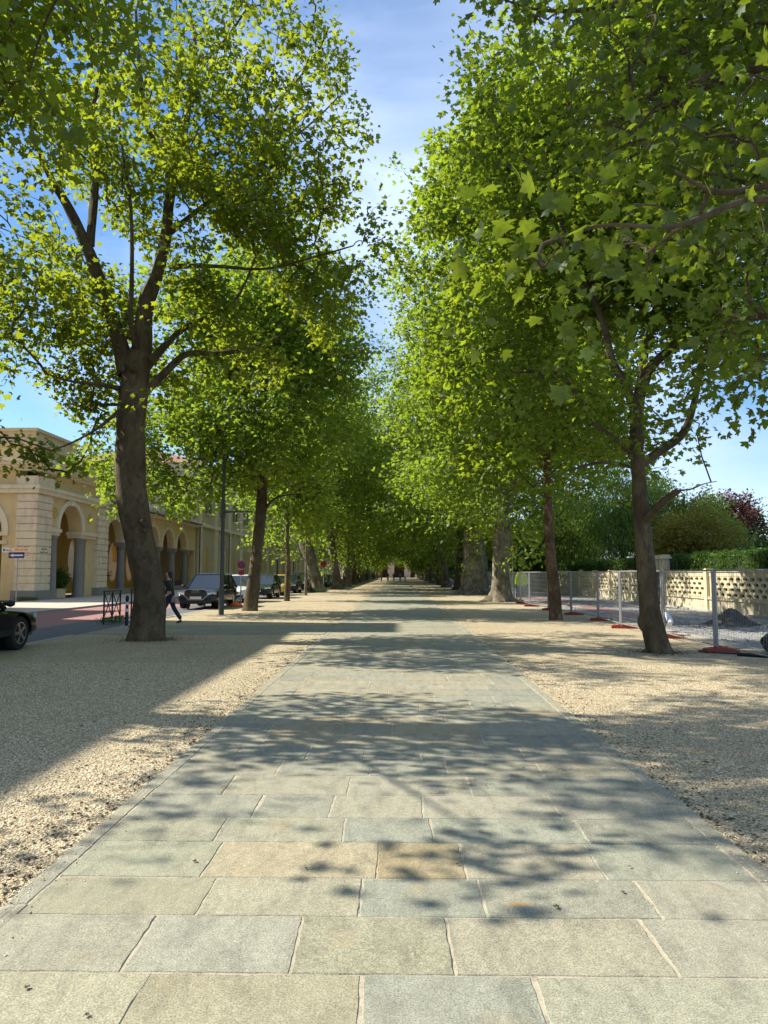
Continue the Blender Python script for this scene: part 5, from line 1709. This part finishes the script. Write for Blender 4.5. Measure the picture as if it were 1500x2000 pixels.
coil('black pipe coil standing behind the nearest right trunk', (g_.x + .18, g_.y + .3, .34), .33, .032, 15, (-.55, -.83, .12), 0)
coil('black pipe coil leaning low at the right edge behind the fence', (7.75, 14.55, .20), .40, .035, 15, (-.12, -.35, .92), 0)
b = MB(); p0 = G(1440, 1281); b.tube([(p0.x, p0.y, .035), (p0.x + .9, p0.y - .75, .035), (p0.x + 2.4, p0.y - 2.1, .035)], .035, 10)
tag(b.build('black_pipe', M['pipe'], None, True), 'straight black pipe lying on the ground in front of the right pipe coil', 'pipe')
b = MB(); b.tube([(p0.x - .5, p0.y + .6, .03), (p0.x + .6, p0.y - .25, .03), (p0.x + 2.2, p0.y - 1.5, .03)], .022, 8)
tag(b.build('black_pipe', M['darkmetal'], None, True), 'thin dark pipe lying behind the thicker black pipe at the fence', 'pipe')

# ---- spoil heap
def heap(name, label, cx, cy, rx, ry, h, mat, seed, z0=-.02):
    n, m = 40, 14
    b = MB(); vs = [(cx, cy, z0 + h)]; fs = []
    rr = random.Random(seed); ph = [rr.uniform(0, 6) for _ in range(8)]
    for i in range(1, m + 1):
        f = i / m
        for k in range(n):
            a = 2 * math.pi * k / n
            w = 1 + .16 * math.sin(3 * a + ph[0]) + .09 * math.sin(7 * a + ph[1])
            z = h * (1 - f) ** 1.0 * (1.15 if f < .5 else 1) * (1 - .2 * f) + rr.uniform(-.03, .03) * (1 - f * .6)
            vs.append((cx + math.cos(a) * rx * f * w + rr.uniform(-.03, .03), cy + math.sin(a) * ry * f * w + rr.uniform(-.03, .03), z0 + max(z if i < m else -.01, -.01)))
    for k in range(n): fs.append((0, 1 + k, 1 + (k + 1) % n))
    for i in range(m - 1):
        for k in range(n):
            a = 1 + i * n + k; c = 1 + i * n + (k + 1) % n
            fs.append((a, a + n, c + n, c))
    b.add(vs, fs)
    tag(b.build(name, mat), label, 'spoil heap')
heap('gravel_pile', 'dark grey heap of rubble and spoil on the closed road by the wall', 10.35, 22.6, .85, .7, .50, M['dirt'], 3)
vs_, fs_, r_ = loose('x', 1600, (9.0, 12.2, 21.4, 24.2), .012, .05, None, 44, .7, -.02, 1.0)
tag(np_mesh('rubble', vs_, fs_, M['rubble'] if 'rubble' in M else M['granite'], None, {'rnd': r_}), 'small rubble stones strewn round the spoil heap', 'rubble', kind='stuff')
vs_, fs_, r_ = loose('x', 2600, (7.9, 13, 12, 50), .012, .045, None, 45, .7, -.02, 1.3)
tag(np_mesh('rubble', vs_, fs_, M['granite'], None, {'rnd': r_}), 'scattered stones over the broken surface of the closed road', 'rubble', kind='stuff')
# white board lying by the wall
p = G(1452, 1201)
b = MB(); b.obox((p.x + .9, p.y + .1, 0), (1, -.05, 0), (0, 1, 0), 1.1, .10, .0, .17)
tag(b.build('white_board', M['white']), 'white painted board lying at the foot of the wall, right of the spoil heap', 'board')
# white bag on the coil
p = G(1298, 1236)
t = thing('plastic_bag', 'crumpled white plastic bag on the pipe coil behind the nearest right trunk', 'bag', (p.x + .12, p.y + .2, .3))
b = MB(); rr = random.Random(6); cx, cy = p.x + .16, p.y + .35
vs = []; fs = []; n = 14
for i, (rd, z) in enumerate([(.02, .28), (.20, .30), (.23, .40), (.17, .52), (.10, .62), (.05, .68), (.11, .74)]):
    for k in range(n):
        a = 2 * math.pi * k / n; q_ = rd * (1 + rr.uniform(-.28, .28))
        vs.append((cx + math.cos(a) * q_ * .9, cy + math.sin(a) * q_, z + rr.uniform(-.03, .03) - .12))
for i in range(6):
    for k in range(n): fs.append((i * n + k, i * n + (k + 1) % n, (i + 1) * n + (k + 1) % n, (i + 1) * n + k))
b.add(vs, fs); b.build('bag', M['plastic_white'], t)
# hi-vis jacket hung on the fence, thin mast with orange lamp
x, y = 6.93, 40.3
t = thing('hi_vis_jacket', 'yellow green high visibility jacket hanging on the fence between the right trunks', 'jacket', (x, y, 1.6))
b = MB(); vs = []; fs = []
for i, (w, z) in enumerate([(.14, 1.64), (.27, 1.60), (.25, 1.3), (.27, 1.0), (.24, .92)]):
    for k in range(12):
        a = 2 * math.pi * k / 12; vs.append((x + math.cos(a) * w * (1 + .1 * math.sin(3 * a)), y - .1 + math.sin(a) * .06, z + .02 * math.sin(5 * a)))
for i in range(4):
    for k in range(12): fs.append((i * 12 + k, i * 12 + (k + 1) % 12, (i + 1) * 12 + (k + 1) % 12, (i + 1) * 12 + k))
b.add(vs, fs); b.build('body', M['hivis'], t, True)
for s in (-1, 1):
    b = MB(); b.tube([(x + s * .2, y - .1, 1.56), (x + s * .30, y - .12, 1.3), (x + s * .31, y - .1, 1.02)], [.07, .06, .055], 8); b.build('sleeve', M['hivis'], t, True)
x, y = (1000 - 775) / 1400 * 46, 46
t = thing('warning_mast', 'thin grey mast with an orange warning lamp behind the right fence', 'mast', (x, y, 0))
b = MB(); b.tube([(x, y, 0), (x, y, 3.2)], .03, 8); b.build('pole', M['steel'], t)
b = MB(); b.lathe((x, y, 3.2), [(.04, 0), (.05, .02), (.05, .10), (.03, .15), (0, .16)], 12); b.build('lamp_head', M['orange'], t, True)
b = MB(); b.box(x - .06, x + .06, y - .04, y + .04, 3.02, 3.16); b.build('battery_box', M['hivis'], t)

# ================================================================== CARS
def make_car(label, x, y, rz, colm, L_=4.3, W=1.8, H=1.5, suv=False, group=None, grille='plain', detail=True):
    t = thing('parked_car', label, 'car', (x, y, 0), rz, group)
    ROT = Matrix.Rotation(rz, 4, 'Z'); T0 = Matrix.Translation((x, y, 0)) @ ROT
    hw = W / 2; wr = .35 if suv else .32
    zb = .24 if suv else .19
    belt = H * .60; hood = H * .585
    f = L_ / 2
    # stations from rear (-f) to front (+f): y, bottom, top, half width
    st = [(-f, .52, .80, .80), (-f + .04, .34, belt - .10, .90), (-f + .25, zb + .04, belt, .965), (-f + .8, zb, belt + .01, 1.0), (-.3, zb, belt - .01, 1.0), (f - 1.45, zb, belt - .03, 1.0),
          (f - 1.0, zb, hood - .04, 1.0), (f - .5, zb + .01, hood - .10, .995), (f - .2, zb + .03, hood - .18, .96), (f - .05, zb + .07, hood - .27, .88), (f, .36, .64, .80)]
    def ringpts(yy, b0, t0, w):
        w *= hw; h = t0 - b0
        return [(0, b0), (w * .88, b0), (w * .985, b0 + h * .16), (w, b0 + h * .42), (w * .985, b0 + h * .70), (w * .955, b0 + h * .86), (w * .87, b0 + h * .97), (w * .5, t0 + .015), (0, t0 + .03)]
    b = MB(); vs = []; fs = []
    for s_ in st:
        half = ringpts(*s_)
        full = half + [(-px, pz) for px, pz in reversed(half[1:-1])]
        nR = len(full)
        for px, pz in full: vs.append(T0 @ Vector((px, s_[0], pz)))
    for i in range(len(st) - 1):
        for k in range(nR):
            fs.append((i * nR + k, i * nR + (k + 1) % nR, (i + 1) * nR + (k + 1) % nR, (i + 1) * nR + k))
    fs.append(tuple(range(nR))[::-1]); fs.append(tuple((len(st) - 1) * nR + k for k in range(nR)))
    b.add(vs, fs)
    body = b.build('body', colm, t, True)
    mod = body.modifiers.new('smooth', 'SUBSURF'); mod.levels = 2; mod.render_levels = 2
    cb = MB()
    for sy in (-1, 1):
        for sx in (-1, 1):
            cb.lathe(T0 @ Vector((sx * (hw - .36), sy * (f - (.86 if suv else .80)), wr + .015)), [(wr + .055, 0), (wr + .055, .6)], 32, ax=ROT @ Vector((sx, 0, 0)))
    cut = cb.build('cutter', M['black'], t)
    bo = body.modifiers.new('wells', 'BOOLEAN'); bo.operation = 'DIFFERENCE'; bo.solver = 'EXACT'; bo.object = cut
    bpy.context.view_layer.update()
    dg = bpy.context.evaluated_depsgraph_get()
    nm_ = bpy.data.meshes.new_from_object(body.evaluated_get(dg)); nm_.name = 'body'
    body.modifiers.clear(); body.data = nm_
    bpy.data.objects.remove(cut)
    nm_.materials.clear(); nm_.materials.append(colm)
    nm_.polygons.foreach_set('use_smooth', [True] * len(nm_.polygons)); nm_.set_sharp_from_angle(angle=R(40))
    # greenhouse
    tw = hw * .76
    yA, yB, yC, yD = -f + .16, -f + .75, f - 2.35, f - 1.42      # rear base, rear roof, front roof, windscreen base
    if suv: yB = -f + .62
    zr = H - .05
    base = [(-hw * .93, yA), (hw * .93, yA), (hw * .94, (yA + yD) / 2), (hw * .88, yD), (-hw * .88, yD), (-hw * .94, (yA + yD) / 2)]
    top = [(-tw * .93, yB), (tw * .93, yB), (tw, (yB + yC) / 2), (tw * .95, yC), (-tw * .95, yC), (-tw, (yB + yC) / 2)]
    b = MB(); vs = [T0 @ Vector((p[0], p[1], belt - .04)) for p in base] + [T0 @ Vector((p[0], p[1], zr)) for p in top]
    b.add(vs, [(k, (k + 1) % 6, (k + 1) % 6 + 6, k + 6) for k in range(6)])
    b.build('windows', M['glass'], t)
    # roof
    b = MB(); vs = []
    for (sc_, zz_) in ((1.03, zr - .035), (1.04, zr), (.93, zr + .045), (.55, zr + .065)):
        for p in top: vs.append(T0 @ Vector((p[0] * sc_, (p[1] - (yB + yC) / 2) * (sc_ if sc_ > 1 else .5 + .5 * sc_) + (yB + yC) / 2, zz_)))
    b.add(vs, [(r_ * 6 + k, r_ * 6 + (k + 1) % 6, (r_ + 1) * 6 + (k + 1) % 6, (r_ + 1) * 6 + k) for r_ in range(3) for k in range(6)] + [tuple(18 + k for k in range(6))])
    b.build('roof', colm, t, True)
    for k in (0, 1, 3, 4):
        b = MB(); p0 = Vector((base[k][0], base[k][1], belt - .05)); p1 = Vector((top[k][0], top[k][1], zr)); b.tube([T0 @ p0, T0 @ p1], [.055, .04], 6); b.build('pillar', colm, t)
    for k in (2, 5):
        b = MB()
        for dy in (0,):
            p0 = Vector((base[k][0] * 1.005, base[k][1] + dy, belt - .05)); p1 = Vector((top[k][0] * 1.005, top[k][1] + dy, zr)); b.tube([T0 @ p0, T0 @ p1], .035, 6)
        b.build('pillar', colm, t)
    # wheels
    for sy in (-1, 1):
        for sx in (-1, 1):
            cy = sy * (f - (.86 if suv else .80)); cx = sx * (hw - .15)
            c0 = T0 @ Vector((cx, cy, wr)); axv = ROT @ Vector((sx, 0, 0))
            b = MB(); b.lathe(c0 - axv * .11, [(wr * .6, 0), (wr * .93, 0), (wr, .03), (wr, .18), (wr * .95, .215), (wr * .70, .222), (wr * .66, .19)], 28, ax=axv)
            w_ = b.build('wheel', M['rubber'], t, True)
            b = MB(); b.lathe(c0 + axv * .06, [(wr * .66, 0), (wr * .66, .045), (wr * .60, .045), (wr * .60, .005)], 28, ax=axv)
            u = Vector((0, 0, 1)); v_ = axv.cross(u)
            for k in range(5):
                a = 2 * math.pi * k / 5 + .3; dr = u * math.cos(a) + v_ * math.sin(a); pr = u * -math.sin(a) + v_ * math.cos(a)
                pts = [c0 + axv * .098 + dr * (wr * .08) + pr * .035, c0 + axv * .098 + dr * (wr * .62) + pr * .03, c0 + axv * .098 + dr * (wr * .62) - pr * .03, c0 + axv * .098 + dr * (wr * .08) - pr * .035]
                back = [q_ - axv * .03 for q_ in pts]
                b.add(pts + back, [(0, 1, 2, 3), (0, 4, 5, 1), (1, 5, 6, 2), (2, 6, 7, 3)])
            b.lathe(c0 + axv * .05, [(wr * .14, 0), (wr * .14, .055), (0.0, .06)], 12, ax=axv)
            b.build('rim', M['chrome'], w_, True)
            b = MB(); pc = T0 @ Vector((sx * (hw - .355), cy, wr + .015))
            b.lathe(pc, [(wr + .05, 0), (wr + .05, .01)], 24, ax=axv)
            b.build('wheel_arch', M['black'], t)
    # front
    b = MB()
    yf = f + .005
    def plate(mb, xs, zs, yy, d=.02):
        vs = [T0 @ Vector((a, yy, c)) for a, c in zip(xs, zs)] + [T0 @ Vector((a, yy - d, c)) for a, c in zip(xs, zs)]
        n = len(xs); mb.add(vs, [tuple(range(n)), tuple(range(2 * n - 1, n - 1, -1))] + [(k, (k + 1) % n, (k + 1) % n + n, k + n) for k in range(n)])
    if grille == 'octagon':
        gx_ = [-.50, -.36, .36, .50, .50, .30, -.30, -.50]; gz_ = [.80, .88, .88, .80, .62, .44, .44, .62]
        plate(b, [q_ * 1.07 for q_ in gx_], [.66 + (z - .66) * 1.10 for z in gz_], f + .012, .12); gr = b.build('grille_surround', M['chrome'], t)
        b = MB(); plate(b, gx_, gz_, f + .018, .02); b.build('grille', M['black'], gr)
        b = MB()
        for k in range(4):
            cxx = -.135 + k * .09; ring = [T0 @ Vector((cxx + .055 * math.cos(a * math.pi / 8), f + .032, .80 + .055 * math.sin(a * math.pi / 8))) for a in range(17)]
            b.tube(ring, .008, 6, False)
        b.build('ring_emblem', M['chrome'], gr)
        b = MB()
        for k in range(9):
            b.tube([T0 @ Vector((-.4 + .1 * k, f + .022, .50)), T0 @ Vector((-.4 + .1 * k, f + .022, .74))], .006, 4)
        b.build('grille_bars', M['chrome'], gr)
    else:
        plate(b, [-.42, .42, .36, -.36], [.60, .60, .48, .48], f + .012, .10); b.build('grille', M['black'], t)
    b = MB(); plate(b, [-hw * .80, hw * .80, hw * .72, -hw * .72], [.43, .43, .25, .25], f + .004, .14); b.build('bumper_intake', M['black'], t)
    b = MB(); plate(b, [-.26, .26, .26, -.26], [.57, .57, .46, .46], f + .03, .012); b.build('number_plate', M['white'], t)
    for sx in (-1, 1):
        b = MB(); xs = [sx * hw * .56, sx * hw * .92, sx * hw * .93, sx * hw * .60]
        yy = [f - .035, f - .19, f - .20, f - .045]; zs = [hood - .20, hood - .155, hood - .27, hood - .31]
        vs = [T0 @ Vector((a, q_ + .028, c)) for a, q_, c in zip(xs, yy, zs)] + [T0 @ Vector((a, q_ - .10, c)) for a, q_, c in zip(xs, yy, zs)]
        b.add(vs, [(0, 1, 2, 3), (7, 6, 5, 4), (0, 4, 5, 1), (1, 5, 6, 2), (2, 6, 7, 3), (3, 7, 4, 0)]); b.build('headlight', M['lamp'], t)
        b = MB(); zs = [belt - .06, belt - .06, belt - .30, belt - .26]; xs = [sx * hw * .62, sx * hw * .91, sx * hw * .92, sx * hw * .66]
        vs = [T0 @ Vector((a, q_, c)) for a, q_, c in zip(xs, [-f - .0, -f + .12, -f + .10, -f - .01], zs)] + [T0 @ Vector((a, -f + .3, c)) for a, c in zip(xs, zs)]
        b.add(vs, [(0, 1, 2, 3), (0, 4, 5, 1), (1, 5, 6, 2), (2, 6, 7, 3), (3, 7, 4, 0)]); b.build('tail_light', M['taillamp'], t)
        b = MB(); c0 = Vector((sx * (hw + .09), f - 1.55, belt + .06))
        pts = [T0 @ (c0 + Vector((sx * a, 0, 0))) for a in (-.16, -.08, 0, .07)]
        b.tube(pts, [.02, .05, .075, .045], 10); b.build('wing_mirror', M['black'], t, True)
    for sx in (-1, 1):
        s0 = sx * (hw - .012)
        for yy in (-.55, .55):
            b = MB(); p0 = T0 @ Vector((s0, yy, belt - .13)); p1 = T0 @ Vector((s0, yy + .16, belt - .13)); b.tube([p0, p1], .014, 6)
            b.build('door_handle', M['chrome'], t)
    return t


CP = 'cars parked nose to tail along the left kerb'
FRONT = math.pi     # front towards the camera
for args in (
    ('black sport utility car with a chrome framed grille, nearest in the left parked row', -8.98, 34.3, 4.5, 1.86, 1.60, True, (0.016, 0.018, 0.026), 'octagon'),
    ('white city car parked just behind the black one with the chrome grille', -8.95, 40.7, 4.1, 1.74, 1.52, False, (0.62, 0.64, 0.63), 'plain'),
    ('dark green car parked behind the white one', -8.75, 47.0, 4.4, 1.8, 1.56, True, (0.018, 0.03, 0.028), 'plain'),
    ('yellow hatchback parked behind the dark green car', -8.95, 53.4, 4.0, 1.72, 1.50, False, (0.62, 0.42, 0.06), 'plain'),
    ('dark blue car parked behind the yellow hatchback', -9.0, 59.9, 4.3, 1.8, 1.5, False, (0.02, 0.026, 0.04), 'plain'),
    ('tall dark sport utility car parked behind the dark blue car', -8.9, 66.3, 4.6, 1.88, 1.72, True, (0.024, 0.026, 0.026), 'plain'),
    ('silver grey car parked behind the tall dark one', -9.0, 72.8, 4.2, 1.76, 1.48, False, (0.42, 0.43, 0.45), 'plain'),
    ('slate blue van like car parked behind the silver one', -9.0, 79.4, 4.6, 1.84, 1.82, True, (0.06, 0.09, 0.15), 'plain'),
    ('dark car parked beyond the slate blue one', -9.0, 86, 4.3, 1.78, 1.5, False, (0.03, 0.03, 0.032), 'plain'),
    ('pale grey car, last but one of the left parked row', -9.0, 93, 4.2, 1.78, 1.48, False, (0.3, 0.3, 0.31), 'plain'),
    ('black car at the far end of the left parked row', -9.0, 100, 4.3, 1.78, 1.5, False, (0.02, 0.02, 0.022), 'plain')):
    lb, x, y, l_, w_, h_, su, colr, gr_ = args
    make_car(lb, x, y, FRONT, paint('paint ' + lb[:14], colr), l_, w_, h_, su, CP, gr_)
make_car('black car at the left edge, only its front wheel and bonnet in view', -8.78, 13.78, 0, paint('paint near black', (0.010, 0.010, 0.012)), 4.4, 1.80, 1.56, True, None)

# ================================================================== PEOPLE
def skin_mesh(chains, sub=2):
    """chains: list of (points, radii) sharing a first point where they join -> smooth mesh arrays"""
    me = bpy.data.meshes.new('tmp'); vs = []; es = []; rs = []; index = {}
    for pts, rads in chains:
        prev = None
        for p, r_ in zip(pts, rads):
            key = tuple(round(c, 4) for c in p)
            if key in index: i = index[key]
            else:
                i = len(vs); vs.append(p); rs.append(r_); index[key] = i
            if prev is not None and prev != i: es.append((prev, i))
            prev = i
    me.from_pydata(vs, es, [])
    o_ = bpy.data.objects.new('tmp', me); COL.objects.link(o_)
    md = o_.modifiers.new('s', 'SKIN'); md.use_smooth_shade = True
    for i, r_ in enumerate(rs):
        rr2 = r_ if hasattr(r_, '__len__') else (r_, r_)
        me.skin_vertices[0].data[i].radius = rr2
        me.skin_vertices[0].data[i].use_root = (i == 0)
    m2 = o_.modifiers.new('u', 'SUBSURF'); m2.levels = sub; m2.render_levels = sub
    dg = bpy.context.evaluated_depsgraph_get(); dg.update()
    out = bpy.data.meshes.new_from_object(o_.evaluated_get(dg))
    bpy.data.objects.remove(o_); bpy.data.meshes.remove(me)
    return out


def person(label, loc, rz, h, top, legs, hairm, stride=.25, arm=.2, lean=0.0, long_hair=False, group=None, sub=2, skirt=False, backarm=None):
    """local frame: walks towards +X"""
    t = thing('person', label, 'person', loc, rz, group)
    k = h / 1.70
    V3 = lambda x, y, z: (x * k + lean * z * .12 * k, y * k, z * k)
    hipz = .90
    pel = V3(0, 0, .95)
    A1 = (stride, -1); A2 = (-stride, 1)
    def leg(s, fx_, lift):
        kn = (fx_ * .45 + .05, s * .085, .50 + lift * .3); an = (fx_ * (1.0), s * .08, .085 + lift)
        toe = (an[0] + (.15 if lift < .03 else .13), s * .09, .035 + lift * .2)
        return kn, an, toe
    kn1, an1, to1 = leg(1, stride, .0); kn2, an2, to2 = leg(-1, -stride, .05)
    sh = 1.40
    def armp(s, sw):
        return [(0, s * .185, sh), (sw * .5 - .02, s * .215, 1.13), (sw + .05, s * .20, .90), (sw + .085, s * .195, .82)]
    a1 = armp(1, -arm); a2 = armp(-1, arm)
    if backarm: a2 = backarm
    hd = [(0.0, 0, 1.47), (.015, 0, 1.53), (.025, 0, 1.60), (.02, 0, 1.665)]
    ch = [([pel, V3(0, 0, 1.08), V3(0, 0, 1.25), V3(0, 0, 1.38), V3(*hd[0]), V3(*hd[1]), V3(*hd[2]), V3(*hd[3])],
           [(.15 * k, .105 * k), (.13 * k, .09 * k), (.155 * k, .105 * k), (.12 * k, .085 * k), (.052 * k, .052 * k), (.066 * k, .075 * k), (.082 * k, .095 * k), (.055 * k, .065 * k)])]
    for kn, an, to, s in ((kn1, an1, to1, 1), (kn2, an2, to2, -1)):
        ch.append(([pel, V3(0, s * .085, .86), V3(*kn), V3(*an), V3(*to)], [.14 * k, .085 * k, .055 * k, .038 * k, .028 * k]))
    for a in (a1, a2):
        ch.append(([V3(0, 0, 1.38)] + [V3(*q_) for q_ in a], [.12 * k, .055 * k, .042 * k, .03 * k, .026 * k]))
        wx, wy, wz = a[-1]
        for fi, (dx, dy, ln) in enumerate(((.028, 0, .070), (.012, 0, .080), (-.004, 0, .076), (-.020, 0, .060))):
            ch.append(([V3(wx, wy, wz), V3(wx + dx, wy, wz - .05), V3(wx + dx * 1.1 + .008, wy, wz - .05 - ln * .5), V3(wx + dx + .018, wy, wz - .05 - ln)], [.026 * k, .0095 * k, .0085 * k, .007 * k]))
        ch.append(([V3(wx, wy, wz), V3(wx + .040, wy, wz - .022), V3(wx + .055, wy, wz - .055)], [.026 * k, .011 * k, .009 * k]))
    me = skin_mesh(ch, sub); me.name = 'body'; me.materials.clear(); me.materials.append(M['skin'])
    body = link_mesh('body', me, t)
    # face: nose, brow, ears belong to the same body mesh
    def child(nm, chains, mat, s_=sub):
        m_ = skin_mesh(chains, s_); m_.name = nm; m_.materials.clear(); m_.materials.append(mat); return link_mesh(nm, m_, t)
    g1 = .018 * k
    child('top', [([V3(0, 0, 1.02), V3(0, 0, 1.12), V3(0, 0, 1.26), V3(0, 0, 1.39), V3(0, 0, 1.445)], [(.168 * k, .125 * k), (.155 * k, .11 * k), (.175 * k, .125 * k), (.14 * k, .105 * k), (.07 * k, .065 * k)])] +
          [([V3(0, 0, 1.39)] + [V3(*q_) for q_ in a[:3]], [.14 * k, .072 * k, .056 * k, .042 * k]) for a in (a1, a2)], M[top])
    child('trousers', [([V3(0, 0, 1.02), pel], [(.15 * k, .11 * k), (.165 * k, .125 * k)])] +
          [([pel, V3(0, s * .088, .86), V3(*kn), V3(an[0], an[1], an[2] + .02)], [.15 * k, .102 * k, .074 * k, .066 * k]) for kn, an, to, s in ((kn1, an1, to1, 1), (kn2, an2, to2, -1))], M[legs])
    for an, to in ((an1, to1), (an2, to2)):
        child('shoe', [([V3(an[0] - .03, an[1], an[2] - .035), V3(an[0] + .05, an[1], an[2] - .04), V3(to[0] + .02, to[1], to[2])], [.045 * k, .046 * k, .034 * k])], M['black'])
    hc = [([V3(-.01, 0, 1.70), V3(-.02, 0, 1.62), V3(-.04, 0, 1.54)] + ([V3(-.075, 0, 1.42), V3(-.10, 0, 1.30)] if long_hair else []),
           [(.072 * k, .085 * k), (.095 * k, .098 * k), (.075 * k, .08 * k)] + ([(.07 * k, .05 * k), (.04 * k, .03 * k)] if long_hair else []))]
    child('hair', hc, M[hairm])
    # eyes, nose, mouth: small pieces on the head
    b = MB(); T1 = Matrix.Translation(Vector(loc)) @ Matrix.Rotation(rz, 4, 'Z')
    def W_(q_): return T1 @ Vector(V3(*q_))
    b.tube([W_((.098, 0, 1.635)), W_((.122, 0, 1.60)), W_((.104, 0, 1.592))], [.008 * k, .014 * k, .010 * k], 8); b.build('nose', M['skin'], body, True)
    b = MB()
    for s in (-1, 1): b.lathe(W_((.098, s * .032, 1.63)), [(.011 * k, 0), (.007 * k, .006)], 8, ax=(T1.to_3x3() @ Vector((1, 0, 0))))
    b.build('eyes', M['hair'], body)
    b = MB(); b.tube([W_((.092, -.022, 1.567)), W_((.099, 0, 1.566)), W_((.092, .022, 1.567))], .006 * k, 6); b.build('mouth', M['redcloth'], body)
    return t


# woman stepping out behind the nearest left trunk, walking to the left
wl = G(332, 1221)
person('woman in a dark quilted vest and blue jeans striding left behind the nearest left tree', (-7.03, 22.4, .02), math.pi + .06, 1.66, 'vest', 'jeans', 'hair', .30, .22, .5, True)
far = [(745, 138, 'redcloth', 'jeans', 'person in a crimson top, leftmost of the distant group on the path', 1.62),
       (757.5, 137, 'vest', 'jeans', 'person in dark clothes just right of the one in crimson', 1.75),
       (769, 142, 'black', 'vest', 'person in black left of the one in pale blue, middle of the group', 1.70),
       (781.5, 141, 'bluecloth', 'vest', 'person in a pale blue top and dark trousers in the distant group', 1.74),
       (791, 140, 'black', 'black', 'small child in black, rightmost of the distant group', 1.15)]
for i, (px, y, tp, lg, lb, h_) in enumerate(far):
    person(lb, ((px - 775) / 1400 * y, y, .02), (math.pi / 2) * (1 if i % 2 else -1), h_, tp, lg, 'hair', .2, .15, 0, False, 'people strolling far down the path', 1)

# ================================================================== FALLEN LEAVES, single ones on the slabs
TVf, TFf = leaf_template('mid')
rl = random.Random(31)
spots = [(380, 1692, .045, 'd'), (893, 1695, .035, 'd'), (1092, 1782, .05, 'g'), (965, 1383, .05, 'd'), (742, 1363, .05, 'g'), (874, 1332, .045, 'd'), (1310, 1415, .08, 'g'), (1375, 1492, .10, 'g'), (1205, 1481, .06, 'd'),
         (950, 1542, .035, 'd'), (1022, 1505, .04, 'd'), (55, 1942, .04, 'd'), (165, 1995, .035, 'd'), (600, 1705, .03, 'd'), (500, 1410, .04, 'd'), (1228, 1700, .035, 'd'), (525, 1365, .04, 'd'), (1220, 1752, .035, 'd'),
         (250, 1330, .09, 'd'), (160, 1420, .06, 'd'), (420, 1290, .08, 'd'), (90, 1350, .07, 'd'), (1100, 1330, .06, 'd'), (1240, 1360, .07, 'd'), (350, 1345, .06, 'd'), (650, 1235, .07, 'd'), (715, 1226, .07, 'd'), (1180, 1400, .06, 'd')]
for i, (px, py, s_, kd) in enumerate(spots):
    p = G(px, py)
    a = rl.uniform(0, 6.28); ca, sa = math.cos(a), math.sin(a)
    onp = -1.9 < p.x < 1.98
    z = .022 if onp else .012
    s_ *= .62
    b = MB(); vs = [(p.x + (v[0] * ca - v[1] * sa) * s_, p.y + (v[0] * sa + v[1] * ca) * s_, z + abs(v[2]) * s_ * 2 + rl.uniform(0, .2) * s_) for v in TVf]
    b.add(vs, [tuple(f_) for f_ in TFf.tolist()])
    tag(b.build('fallen_leaf', M['dryleaf' if kd == 'd' else 'greenleaf']), ('small brown fallen leaf lying on the stone slabs' if kd == 'd' and onp else 'small green leaf lying on the stone slabs' if onp else 'brown fallen leaf lying on the pale gravel' if kd == 'd' else 'green fallen leaf lying on the pale gravel'), 'leaf',
        ('brown leaves on the slabs' if kd == 'd' and onp else 'green leaves on the slabs' if onp else 'brown leaves on the gravel' if kd == 'd' else 'green leaves on the gravel'))
